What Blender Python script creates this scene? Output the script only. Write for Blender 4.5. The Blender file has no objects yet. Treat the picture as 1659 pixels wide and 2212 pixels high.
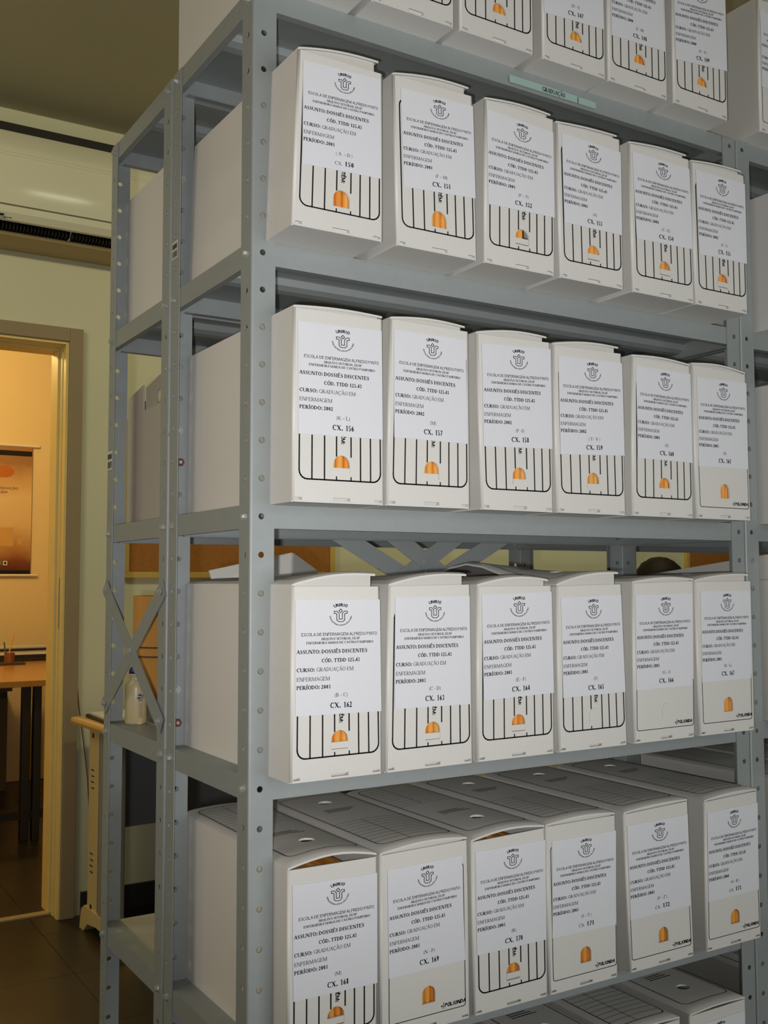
import bpy, bmesh, math, random
from math import sin, cos, pi, radians as R
from mathutils import Vector, Matrix, geometry

random.seed(7)
SC = bpy.context.scene
COL = SC.collection

# ------------------------------------------------------------------ camera
W_PX, H_PX, F_PX = 1659.0, 2212.0, 2239.566
CAM = Vector((-0.55435, -1.23019, 1.19266))
YAW, PITCH, ROLL = 0.55212, 0.06499, -0.00216
_f = Vector((sin(YAW) * cos(PITCH), cos(YAW) * cos(PITCH), sin(PITCH)))
_r = Vector((cos(YAW), -sin(YAW), 0))
_u = _r.cross(_f)
RIGHT = _r * cos(ROLL) + _u * sin(ROLL)
UP = _u * cos(ROLL) - _r * sin(ROLL)
cam_d = bpy.data.cameras.new('camera')
cam_d.sensor_fit = 'HORIZONTAL'
cam_d.sensor_width = 36.0
cam_d.lens = F_PX / W_PX * 36.0
cam_d.clip_start = 0.02
cam = bpy.data.objects.new('camera', cam_d)
M = Matrix((RIGHT, UP, -_f)).transposed().to_4x4()
M.translation = CAM
cam.matrix_world = M
COL.objects.link(cam)
SC.camera = cam

# ------------------------------------------------------------------ world, exposure
SC.view_settings.view_transform = 'Standard'
SC.view_settings.look = 'None'
SC.view_settings.gamma = 1.0
SC.view_settings.use_curve_mapping = False
SC.view_settings.exposure = 0.0
wd = bpy.data.worlds.new('world')
SC.world = wd
wd.use_nodes = True
wd.node_tree.nodes['Background'].inputs[0].default_value = (0.02, 0.022, 0.02, 1)
wd.node_tree.nodes['Background'].inputs[1].default_value = 1.0

# ------------------------------------------------------------------ lights
def lamp(name, kind, loc, power, color, rot=(0, 0, 0), **kw):
    d = bpy.data.lights.new(name, kind)
    d.energy = power
    d.color = color
    for k, v in kw.items():
        setattr(d, k, v)
    o = bpy.data.objects.new(name, d)
    o.location = loc
    o.rotation_euler = rot
    COL.objects.link(o)
    return o

# the camera's own flash, beside the lens
flash_pos = CAM - RIGHT * 0.032 - UP * 0.020
fl = lamp('camera_flash', 'SPOT', flash_pos, 49.0, (1.0, 0.985, 0.99), spot_size=R(84), spot_blend=1.0, shadow_soft_size=0.009)
_aim = (RIGHT * ((760 - W_PX / 2) / F_PX) + UP * ((H_PX / 2 - 790) / F_PX) + _f)
fl.rotation_euler = _aim.to_track_quat('-Z', 'Y').to_euler()
# yellowish fluorescent light from unseen tubes, tilted to brighten the back wall
lamp('unseen_ceiling_light', 'AREA', (-1.05, 1.0, 2.78), 12.0, (1.0, 0.93, 0.66), (R(52), 0, 0), shape='RECTANGLE', size=1.0, size_y=0.12)
lamp('unseen_ceiling_light', 'AREA', (0.66, 1.0, 2.80), 0.48, (1.0, 0.95, 0.72), (R(52), 0, 0), shape='RECTANGLE', size=0.26, size_y=0.025)  # weak lamp added only for the glint on the air conditioner panel
lamp('unseen_ceiling_light', 'AREA', (2.2, 1.2, 2.78), 14.0, (1.0, 0.93, 0.60), (R(52), 0, 0), shape='RECTANGLE', size=1.4, size_y=0.15)
# fill lights added behind and to the left of the camera, out of view
lamp('front_fill_light', 'AREA', (0.75, -2.55, 1.15), 24.0, (0.96, 0.99, 1.0), (R(90), 0, 0), shape='RECTANGLE', size=1.7, size_y=1.5)
lamp('side_fill_light', 'AREA', (-2.55, 0.1, 1.45), 10.0, (1.0, 0.84, 0.72), (0, R(-90), 0), shape='RECTANGLE', size=1.0, size_y=1.2)
# warm incandescent light of the room beyond the door
lamp('office_bulb', 'POINT', (0.1, 3.9, 2.45), 50.0, (1.0, 0.69, 0.26), shadow_soft_size=0.12)

# ------------------------------------------------------------------ pixel helpers (photograph pixel -> point on a plane)
def ray(u, v):
    return RIGHT * ((u - W_PX / 2) / F_PX) + UP * ((H_PX / 2 - v) / F_PX) + _f
def onY(u, v, y):
    d = ray(u, v); return CAM + d * ((y - CAM.y) / d.y)
def onZ(u, v, z):
    d = ray(u, v); return CAM + d * ((z - CAM.z) / d.z)

# ------------------------------------------------------------------ materials
MATS = {}
def mat(name, color, rough=0.5, metal=0.0, noise=0.0, nscale=20.0, bump=0.0, bscale=200.0, spec=0.5, trans=0.0, alpha=1.0):
    m = bpy.data.materials.new(name)
    m.use_nodes = True
    nt = m.node_tree
    b = nt.nodes['Principled BSDF']
    b.inputs['Base Color'].default_value = (*color, 1)
    b.inputs['Roughness'].default_value = rough
    b.inputs['Metallic'].default_value = metal
    b.inputs['Specular IOR Level'].default_value = spec
    b.inputs['Transmission Weight'].default_value = trans
    b.inputs['Alpha'].default_value = alpha
    tc = nt.nodes.new('ShaderNodeTexCoord')
    if noise:
        n = nt.nodes.new('ShaderNodeTexNoise')
        n.inputs['Scale'].default_value = nscale
        n.inputs['Detail'].default_value = 4
        nt.links.new(tc.outputs['Object'], n.inputs['Vector'])
        mx = nt.nodes.new('ShaderNodeMix'); mx.data_type = 'RGBA'
        mx.inputs[6].default_value = (*[c * (1 - noise) for c in color], 1)
        mx.inputs[7].default_value = (*[min(1, c * (1 + noise)) for c in color], 1)
        nt.links.new(n.outputs['Fac'], mx.inputs[0])
        nt.links.new(mx.outputs[2], b.inputs['Base Color'])
    if bump:
        n2 = nt.nodes.new('ShaderNodeTexNoise')
        n2.inputs['Scale'].default_value = bscale
        nt.links.new(tc.outputs['Object'], n2.inputs['Vector'])
        bp = nt.nodes.new('ShaderNodeBump')
        bp.inputs['Strength'].default_value = bump
        bp.inputs['Distance'].default_value = 0.002
        nt.links.new(n2.outputs['Fac'], bp.inputs['Height'])
        nt.links.new(bp.outputs['Normal'], b.inputs['Normal'])
    MATS[name] = m
    return m

def polionda(name, color, rough=0.42):
    """twin-wall polypropylene: fine vertical flutes"""
    m = mat(name, color, rough, spec=0.4)
    nt = m.node_tree; b = nt.nodes['Principled BSDF']
    tc = nt.nodes.new('ShaderNodeTexCoord')
    w = nt.nodes.new('ShaderNodeTexWave')
    w.wave_type = 'BANDS'; w.bands_direction = 'X'
    w.inputs['Scale'].default_value = 105.0
    nt.links.new(tc.outputs['Object'], w.inputs['Vector'])
    mx = nt.nodes.new('ShaderNodeMix'); mx.data_type = 'RGBA'
    mx.inputs[6].default_value = (*[c * 0.97 for c in color], 1)
    mx.inputs[7].default_value = (*color, 1)
    nt.links.new(w.outputs['Fac'], mx.inputs[0])
    nt.links.new(mx.outputs[2], b.inputs['Base Color'])
    bp = nt.nodes.new('ShaderNodeBump')
    bp.inputs['Strength'].default_value = 0.07
    bp.inputs['Distance'].default_value = 0.0006
    nt.links.new(w.outputs['Fac'], bp.inputs['Height'])
    nt.links.new(bp.outputs['Normal'], b.inputs['Normal'])
    return m

POLI = polionda('white_polypropylene', (0.70, 0.685, 0.645))
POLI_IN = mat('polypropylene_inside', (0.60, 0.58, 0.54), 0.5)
STEEL = mat('grey_painted_steel', (0.325, 0.352, 0.350), 0.55, metal=0.35, noise=0.06, nscale=60, spec=0.5)
ZINC = mat('zinc_bolt', (0.48, 0.48, 0.46), 0.32, metal=0.5)
RUST = mat('rusty_nut', (0.13, 0.035, 0.02), 0.6, noise=0.4, nscale=300)
PAPER = mat('label_paper', (0.73, 0.735, 0.775), 0.55, noise=0.02, nscale=40)
INK = mat('black_ink', (0.012, 0.012, 0.016), 0.6, spec=0.2)
INK_G = mat('grey_ink', (0.07, 0.07, 0.08), 0.6, spec=0.2)
PRINT = mat('black_box_print', (0.006, 0.006, 0.008), 0.8, spec=0.1)
ORANGE = mat('orange_card', (0.80, 0.35, 0.055), 0.65, noise=0.10, nscale=60)
ORANGE2 = mat('ochre_card', (0.72, 0.37, 0.080), 0.65, noise=0.12, nscale=60)
ORANGE3 = mat('deep_orange_card', (0.74, 0.26, 0.035), 0.65, noise=0.12, nscale=60)
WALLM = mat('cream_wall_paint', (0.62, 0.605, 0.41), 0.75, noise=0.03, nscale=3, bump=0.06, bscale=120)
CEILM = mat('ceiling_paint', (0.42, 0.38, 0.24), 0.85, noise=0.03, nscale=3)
OFFW = mat('office_wall_paint', (0.76, 0.62, 0.38), 0.8, noise=0.02, nscale=3)
TILE = mat('dark_floor_tile', (0.028, 0.022, 0.013), 0.35, noise=0.35, nscale=6)
GROUT = mat('floor_grout', (0.09, 0.075, 0.05), 0.8)
CASING = mat('door_casing_paint', (0.30, 0.225, 0.12), 0.5, noise=0.08, nscale=8)
JAMB = mat('door_jamb_paint', (0.86, 0.67, 0.24), 0.45, noise=0.08, nscale=10)
SEAL = mat('dark_groove', (0.05, 0.035, 0.02), 0.7)
BASEM = mat('dark_baseboard', (0.02, 0.02, 0.02), 0.5)
ACM = mat('aircon_plastic', (0.72, 0.70, 0.52), 0.14, spec=0.5)
ACD = mat('aircon_dark', (0.015, 0.013, 0.008), 0.6)
ACB = mat('aircon_base', (0.42, 0.32, 0.14), 0.5)
CORK = mat('cork', (0.34, 0.135, 0.022), 0.9, noise=0.25, nscale=90, bump=0.2)
FRAMEW = mat('light_wood_frame', (0.55, 0.38, 0.09), 0.5, noise=0.1, nscale=30)
WOODTOP = mat('beech_laminate', (0.62, 0.40, 0.14), 0.4, noise=0.06, nscale=20)
CREAMM = mat('cream_metal', (0.62, 0.52, 0.25), 0.4)
GREYM = mat('grey_metal', (0.28, 0.28, 0.25), 0.45)
GREYP = mat('grey_panel', (0.16, 0.165, 0.18), 0.6, noise=0.06, nscale=30)
BLACKM = mat('black_metal', (0.012, 0.011, 0.010), 0.5)
OFFTOP = mat('office_table_top', (0.40, 0.20, 0.05), 0.25, noise=0.08, nscale=12)
CARD = mat('brown_cardboard', (0.52, 0.255, 0.05), 0.8, noise=0.06, nscale=25)
STRING = mat('dark_string', (0.10, 0.06, 0.03), 0.9)
BOTTLE = mat('translucent_bottle', (0.80, 0.71, 0.44), 0.35, trans=0.45)
LIQ = mat('bottle_print_blue', (0.02, 0.08, 0.22), 0.5)
LIQG = mat('bottle_print_grey', (0.25, 0.27, 0.27), 0.5)
CAPB = mat('blue_cap', (0.015, 0.02, 0.16), 0.4)
CUP = mat('clear_plastic_cup', (0.9, 0.9, 0.85), 0.15, trans=0.85)
TAPE = mat('pale_green_tape', (0.34, 0.47, 0.43), 0.3)
WHITEP = mat('white_sheet', (0.74, 0.72, 0.66), 0.6)
DARKP = mat('dark_sheet', (0.02, 0.02, 0.022), 0.5)
SKIN = mat('skin', (0.46, 0.26, 0.17), 0.55)
HAIR = mat('dark_brown_hair', (0.012, 0.007, 0.002), 0.6, noise=0.6, nscale=120, bump=0.25, bscale=300, spec=0.15)
for n_ in list(HAIR.node_tree.nodes):
    if n_.type == 'TEX_NOISE':
        mp_ = HAIR.node_tree.nodes.new('ShaderNodeMapping'); mp_.inputs['Scale'].default_value = (1.0, 1.0, 0.12)
        HAIR.node_tree.links.new(n_.inputs['Vector'].links[0].from_socket, mp_.inputs['Vector'])
        HAIR.node_tree.links.new(mp_.outputs['Vector'], n_.inputs['Vector'])
SHIRT = mat('plain_shirt', (0.25, 0.28, 0.33), 0.8)
TROUS = mat('dark_trousers', (0.03, 0.035, 0.05), 0.85)
CABLE = mat('brown_cable', (0.16, 0.09, 0.05), 0.6)
BOOKM = mat('dark_wood', (0.05, 0.035, 0.02), 0.6)
GREENB = mat('green_plastic', (0.08, 0.16, 0.03), 0.5)
STICK = mat('sticker_paper', (0.60, 0.58, 0.48), 0.6)
PINKP = mat('pinkish_card', (0.55, 0.25, 0.13), 0.7)

# ------------------------------------------------------------------ object helpers
def put(name, me, parent=None, loc=None, rot=None):
    o = bpy.data.objects.new(name, me)
    COL.objects.link(o)
    if parent is not None:
        o.parent = parent
    if loc is not None: o.location = loc
    if rot is not None: o.rotation_euler = rot
    return o
def mesh(name, bm, m, smooth=False):
    me = bpy.data.meshes.new(name)
    bm.normal_update()
    bm.to_mesh(me); bm.free()
    if isinstance(m, (list, tuple)):
        for x in m: me.materials.append(x)
    else:
        me.materials.append(m)
    if smooth:
        for p in me.polygons: p.use_smooth = True
    return me
def obj(name, bm, m, parent=None, loc=None, rot=None, smooth=False):
    return put(name, mesh(name, bm, m, smooth), parent, loc, rot)
def thing(name, label, cat, loc=(0, 0, 0), rotz=0.0, group=None):
    o = bpy.data.objects.new(name, None)
    o.empty_display_size = 0.05
    COL.objects.link(o)
    o.location = loc; o.rotation_euler = (0, 0, rotz)
    o['label'] = label; o['category'] = cat
    if group: o['group'] = group
    return o
def tag(o, label, cat, group=None):
    o['label'] = label; o['category'] = cat
    if group: o['group'] = group
    return o
def struct(o):
    o['kind'] = 'structure'
    return o

def bx(bm, x0, y0, z0, x1, y1, z1, bev=0.0, mi=0):
    v = [bm.verts.new(p) for p in ((x0, y0, z0), (x1, y0, z0), (x1, y1, z0), (x0, y1, z0), (x0, y0, z1), (x1, y0, z1), (x1, y1, z1), (x0, y1, z1))]
    fs = [bm.faces.new([v[i] for i in q]) for q in ((3, 2, 1, 0), (4, 5, 6, 7), (0, 1, 5, 4), (1, 2, 6, 5), (2, 3, 7, 6), (3, 0, 4, 7))]
    for f in fs: f.material_index = mi
    if bev:
        es = list({e for f in fs for e in f.edges})
        bmesh.ops.bevel(bm, geom=es, offset=bev, segments=2, affect='EDGES', profile=0.6)
    return bm
def box_bm(*a, **k):
    return bx(bmesh.new(), *a, **k)
def cyl(bm, c, r, h, n=16, axis='Z', r2=None, mi=0):
    r2 = r if r2 is None else r2
    def P(a, rr, t):
        p = (rr * cos(a), rr * sin(a), t)
        if axis == 'X': p = (p[2], p[0], p[1])
        if axis == 'Y': p = (p[1], p[2], p[0])
        return (c[0] + p[0], c[1] + p[1], c[2] + p[2])
    A = [bm.verts.new(P(2 * pi * i / n, r, 0)) for i in range(n)]
    B = [bm.verts.new(P(2 * pi * i / n, r2, h)) for i in range(n)]
    fs = [bm.faces.new((A[i], A[(i + 1) % n], B[(i + 1) % n], B[i])) for i in range(n)]
    fs.append(bm.faces.new(A[::-1])); fs.append(bm.faces.new(B))
    for f in fs: f.material_index = mi
    return bm
def lathe(bm, prof, n=24, c=(0, 0, 0)):
    rows = []
    for r, z in prof:
        rows.append([bm.verts.new((c[0] + r * cos(2 * pi * i / n), c[1] + r * sin(2 * pi * i / n), c[2] + z)) for i in range(n)])
    for a, b in zip(rows, rows[1:]):
        for i in range(n):
            bm.faces.new((a[i], a[(i + 1) % n], b[(i + 1) % n], b[i]))
    bm.faces.new(rows[0][::-1]); bm.faces.new(rows[-1])
    return bm
def prism(bm, poly, x0, x1, axis='X'):
    """poly of (a,b) extruded along an axis; X: (y,z)  Y: (x,z)  Z: (x,y)"""
    def P(p, t):
        return (t, p[0], p[1]) if axis == 'X' else (p[0], t, p[1]) if axis == 'Y' else (p[0], p[1], t)
    A = [bm.verts.new(P(p, x0)) for p in poly]; B = [bm.verts.new(P(p, x1)) for p in poly]
    n = len(poly)
    for i in range(n):
        bm.faces.new((A[i], A[(i + 1) % n], B[(i + 1) % n], B[i]))
    bm.faces.new(A[::-1]); bm.faces.new(B)
    bmesh.ops.recalc_face_normals(bm, faces=bm.faces[:])
    return bm
def inside(p, poly):
    c = False; n = len(poly); j = n - 1
    for i in range(n):
        xi, yi = poly[i]; xj, yj = poly[j]
        if (yi > p[1]) != (yj > p[1]) and p[0] < (xj - xi) * (p[1] - yi) / (yj - yi) + xi: c = not c
        j = i
    return c
def sheet(outline, holes=(), extra=()):
    """triangulated sheet with holes -> 2D verts, tris"""
    pts = []; ed = []
    for loop in [outline, *holes]:
        s = len(pts); n = len(loop)
        pts += [Vector(p) for p in loop]
        ed += [(s + i, s + (i + 1) % n) for i in range(n)]
    pts += [Vector(p) for p in extra]
    v, e, f, *_ = geometry.delaunay_2d_cdt(pts, ed, [], 0, 1e-7)
    tri = []
    for t in f:
        c = sum((v[i] for i in t), Vector((0, 0))) / 3
        if inside(c, outline) and not any(inside(c, h) for h in holes): tri.append(t)
    return [tuple(p) for p in v], tri
def thick(bm, v2, tris, fn, d):
    """two skins of a sheet joined along open edges; fn(p2, layer)->3D"""
    A = [bm.verts.new(fn(p, 0)) for p in v2]; B = [bm.verts.new(fn(p, 1)) for p in v2]
    cnt = {}
    for t in tris:
        bm.faces.new([A[i] for i in t]); bm.faces.new([B[i] for i in reversed(t)])
        for i in range(len(t)):
            a, b = t[i], t[(i + 1) % len(t)]
            cnt.setdefault((min(a, b), max(a, b)), []).append((a, b))
    for k, l in cnt.items():
        if len(l) == 1:
            a, b = l[0]
            bm.faces.new((A[b], A[a], B[a], B[b]))
    used = {i for t in tris for i in t}
    for i in range(len(v2)):
        if i not in used:
            bm.verts.remove(A[i]); bm.verts.remove(B[i])
    bmesh.ops.recalc_face_normals(bm, faces=bm.faces[:])
    return bm

# ------------------------------------------------------------------ lettering: own stroke-built faces, polygons in units of the cap height
ADV = dict(A=1.09, B=1.02, C=1.05, D=1.09, E=.96, F=.88, G=1.12, H=1.12, I=.54, J=.66, K=1.10, L=.95, M=1.38, N=1.09, O=1.12, P=.88, Q=1.12, R=1.05, S=.84, T=.96, U=1.09, V=1.07, X=1.09, Y=1.07, Z=.95)
def glyph(ch, T, t, sf):
    P = []
    def q(x0, y0, x1, y1): P.append([(x0, y0), (x1, y0), (x1, y1), (x0, y1)])
    def ln(x0, y0, x1, y1, w):
        dx, dy = x1 - x0, y1 - y0; L = math.hypot(dx, dy); nx, ny = -dy / L * w / 2, dx / L * w / 2
        P.append([(x0 - nx, y0 - ny), (x1 - nx, y1 - ny), (x1 + nx, y1 + ny), (x0 + nx, y0 + ny)])
    def dg(x0, x1, w, y0=0, y1=1):        # diagonal with horizontal cut ends
        h = w * math.hypot(x1 - x0, y1 - y0) / abs(y1 - y0) / 2
        P.append([(x0 - h, y0), (x0 + h, y0), (x1 + h, y1), (x1 - h, y1)])
    def srf(x, y, hw):
        if sf: q(x - hw, y if y < .5 else y - .05, x + hw, y + .05 if y < .5 else y)
    def st(x, w=None, y0=0, y1=1, s=3):
        w = T if w is None else w
        q(x - w / 2, y0, x + w / 2, y1)
        if s & 1: srf(x, y0, w / 2 + .09)
        if s & 2: srf(x, y1, w / 2 + .09)
    def arc(cx, cy, rx, ry, a0, a1, TT=None, tt=None, n=None):
        TT = T if TT is None else TT; tt = t if tt is None else tt
        n = n or max(3, int(abs(a1 - a0) / 26))
        def pt(a, k): return (cx + (rx - k * TT) * cos(R(a)), cy + (ry - k * tt) * sin(R(a)))
        for i in range(n):
            a, b = a0 + (a1 - a0) * i / n, a0 + (a1 - a0) * (i + 1) / n
            P.append([pt(a, 0), pt(b, 0), pt(b, 1), pt(a, 1)])
    def tick(x, y0, y1): q(x - .03, y0, x + .03, y1) if sf else None
    base, acc = ch, None
    if ch in 'ÃÇÊÍÓÉ':
        base = {'Ã': 'A', 'Ç': 'C', 'Ê': 'E', 'Í': 'I', 'Ó': 'O', 'É': 'E'}[ch]; acc = ch
    w = ADV.get(base, .76)
    c = base; m = w / 2
    l = .20 if sf else .14           # left stem centre
    if c == 'A':
        dg(.12, m - .02, t); dg(w - .17, m, T); q(.28, .30, w - .3, .30 + t)
        srf(.12, 0, .12); srf(w - .17, 0, .15)
    elif c == 'B': st(l); arc(l, .755, w - l - .16, .245, -90, 90); arc(l, .265, w - l - .09, .265, -90, 90)
    elif c == 'C': arc(m + .03, .5, m - .02, .51, 42, 318); tick(w - .13, .68, 1.0)
    elif c == 'D': st(l); arc(l, .5, w - l - .06, .5, -90, 90)
    elif c in 'EF':
        st(l); q(l, 1 - t, w - .09, 1); q(l, .48, w - .28, .48 + t); tick(w - .09, .76, 1); tick(w - .28, .36, .66)
        if c == 'E': q(l, 0, w - .06, t); tick(w - .06, 0, .27)
    elif c == 'G': arc(m, .5, m - .03, .51, 42, 318); st(w - .17, None, .0, .42, 2); tick(w - .15, .68, 1.0)
    elif c == 'H': st(l); st(w - l); q(l, .48, w - l, .48 + t)
    elif c == 'I': st(m)
    elif c == 'J': st(w - .22, None, .2, 1, 2); arc(w - .22 - .17, .2, .17 + T / 2, .22, 180, 360)
    elif c == 'K': st(l); ln(l, .38, w - .2, .97, t); ln(l + .22, .52, w - .15, .03, T); srf(w - .12, 0, .14); srf(w - .2, 1, .14)
    elif c == 'L': st(l); q(l, 0, w - .06, t); tick(w - .06, 0, .28)
    elif c == 'M': st(.16, t); st(w - .2); dg(m, .2, T * .95, 0, 1); dg(m, w - .24, t, 0, 1)
    elif c == 'N': st(.16, t); st(w - .16, t); dg(w - .18, .2, T)
    elif c in 'OQ':
        arc(m, .5, m - .05, .51, 0, 360, n=16)
        if c == 'Q': ln(m + .02, .0, w - .12, -.2, T * .8)
    elif c in 'PR':
        st(l); arc(l, .735, w - l - (.06 if c == 'P' else .16), .265, -90, 90)
        if c == 'R': ln(l + .2, .48, w - .12, .02, T); srf(w - .08, 0, .11)
    elif c == 'S':
        arc(m, .75, m - .12, .26, 40, 200, t * 1.3, t); arc(m, .26, m - .10, .27, 220, 380, t * 1.3, t)
        ln(.16, .72, w - .16, .28, T); tick(w - .16, .70, 1); tick(.14, 0, .30)
    elif c == 'T': st(m, None, 0, 1, 1); q(.07, 1 - t, w - .07, 1); tick(.08, .74, 1); tick(w - .08, .74, 1)
    elif c == 'U': st(l, None, .3, 1, 2); st(w - .17, t if sf else T, .3, 1, 2); arc(m, .32, m - l + T / 2 + .0, .33, 180, 360, T * .8, t)
    elif c == 'V': dg(m, .17, T); dg(m + .02, w - .14, t); srf(.17, 1, .15); srf(w - .14, 1, .12)
    elif c == 'X': dg(w - .18, .18, T); dg(.16, w - .18, t); srf(.16, 0, .12); srf(w - .16, 0, .14); srf(.17, 1, .14); srf(w - .18, 1, .12)
    elif c == 'Y': ln(.16, 1, m, .45, T); ln(w - .14, 1, m, .45, t); st(m, None, 0, .47, 1)
    elif c == 'Z': q(.08, 1 - t, w - .08, 1); q(.08, 0, w - .08, t); dg(.18, w - .18, T)
    elif c == '0': arc(m, .5, m - .08, .51, 0, 360, n=14)
    elif c == '1': st(m + .02, None, 0, 1, 1); ln(m - .18, .84, m, .98, t)
    elif c == '2': arc(m - .01, .70, m - .12, .31, -20, 165); ln(w - .18, .60, .10, .05, t * 1.4); q(.07, 0, w - .08, T * .75)
    elif c == '3': arc(m - .04, .755, m - .13, .255, -80, 150); arc(m - .04, .26, m - .09, .275, -150, 85)
    elif c == '4': st(w - .25, None, 0, 1, 0); q(.05, .24, w - .06, .24 + t * 1.3); ln(.08, .28, w - .27, .98, t)
    elif c == '5': q(.2, .87, w - .1, 1); ln(.2, .98, .16, .52, t); arc(m - .04, .31, m - .08, .33, -150, 120)
    elif c == '6': arc(m, .31, m - .08, .32, 0, 360, n=12); arc(w - .08, .31, w - .16, .70, 105, 178)
    elif c == '7': q(.08, .87, w - .07, 1); dg(m - .1, w - .12, T * .8)
    elif c == '8': arc(m, .755, m - .14, .255, 0, 360, n=10); arc(m, .26, m - .10, .275, 0, 360, n=10)
    elif c == '9': arc(m, .69, m - .08, .32, 0, 360, n=12); arc(.08, .69, w - .16, .70, -75, -2)
    elif c == '(': w = .5; arc(.62, .36, .46, .68, 125, 235, t * 1.2, t * .4)
    elif c == ')': w = .5; arc(-.12, .36, .46, .68, -55, 55, t * 1.2, t * .4)
    elif c == '.': w = .38; q(.11, 0, .11 + T, T)
    elif c == ',': w = .38; q(.11, -.12, .11 + T, T)
    elif c == ':': w = .42; q(.13, 0, .13 + T, T); q(.13, .48, .13 + T, .48 + T)
    elif c == '-': w = .5; q(.07, .30, .43, .30 + t * 1.4)
    elif c == '–': w = .76; q(.04, .32, .72, .32 + t * 1.2)
    elif c == ' ': w = .38
    if acc == 'Ã': q(m - .22, 1.12, m - .02, 1.12 + t * 1.4); q(m - .02, 1.17, m + .2, 1.17 + t * 1.4)
    elif acc == 'Ç': ln(m + .02, 0, m + .1, -.18, T * .7); ln(m + .1, -.2, m - .1, -.24, t)
    elif acc == 'Ê': ln(m - .2, 1.08, m, 1.24, t * 1.4); ln(m, 1.24, m + .2, 1.08, t * 1.4)
    elif acc: ln(m - .04, 1.08, m + .16, 1.26, t * 1.8)
    return P, w
STY = dict(reg=(.165, .085, True), bold=(.25, .115, True), sans=(.155, .14, False), sbold=(.27, .235, False))
_cache = {}
def text2d(s, style='reg'):
    T, t, sf = STY[style]
    out = []; x = 0
    for ch in s:
        low = ch.islower(); k = .74 if low else 1.0
        key = (ch.upper(), style)
        if key not in _cache: _cache[key] = glyph(ch.upper(), T, t, sf)
        P, w = _cache[key]
        out += [[(x + px * k, py * k) for px, py in p] for p in P]
        x += (w * k + (0.02 if sf else .04)) * (.97 if sf else .93)
    return out, x
def fit(polys_w, x0, x1, y0, cap):
    P, w = polys_w
    k = (x1 - x0) / w
    return [[(x0 + a * k, y0 + b * cap) for a, b in p] for p in P]
def place(polys_w, x0, y0, cap):
    P, w = polys_w
    return [[(x0 + a * cap, y0 + b * cap) for a, b in p] for p in P]
def on_arc(s, style, cx, cy, r, cap, a_mid, up=True, span=None):
    T, t, sf = STY[style]
    P, w = text2d(s, style); res = []
    k = (R(span) * r / w) if span else cap
    for p in P:
        o = []
        for a, b in p:
            if up:
                an = R(a_mid) - (a - w / 2) * k / r; rr = r + b * cap
            else:
                an = R(a_mid) + (a - w / 2) * k / r; rr = r - b * cap
            o.append((cx + rr * cos(an), cy + rr * sin(an)))
        res.append(o)
    return res
def polyline(pts, w, closed=False):
    res = []
    n = len(pts)
    for i in range(n if closed else n - 1):
        (x0, y0), (x1, y1) = pts[i], pts[(i + 1) % n]
        dx, dy = x1 - x0, y1 - y0; L = math.hypot(dx, dy) or 1
        ex, ey = dx / L * w / 2, dy / L * w / 2; nx, ny = -ey, ex
        res.append([(x0 - ex - nx, y0 - ey - ny), (x1 + ex - nx, y1 + ey - ny), (x1 + ex + nx, y1 + ey + ny), (x0 - ex + nx, y0 - ey + ny)])
    return res
def rrect(x0, y0, x1, y1, r, n=5):
    pts = []
    for cx, cy, a in ((x1 - r, y0 + r, -90), (x1 - r, y1 - r, 0), (x0 + r, y1 - r, 90), (x0 + r, y0 + r, 180)):
        pts += [(cx + r * cos(R(a + 90 * i / n)), cy + r * sin(R(a + 90 * i / n))) for i in range(n + 1)]
    return pts
def polys_bm(groups):
    """groups: list of (polys2d, fn2d->3d, material index)"""
    bm = bmesh.new()
    for polys, fn, mi in groups:
        for p in polys:
            vs = [bm.verts.new(fn(a)) for a in p]
            try:
                f = bm.faces.new(vs)
            except ValueError:
                continue
            f.material_index = mi
            f.normal_update()
    return bm

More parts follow.
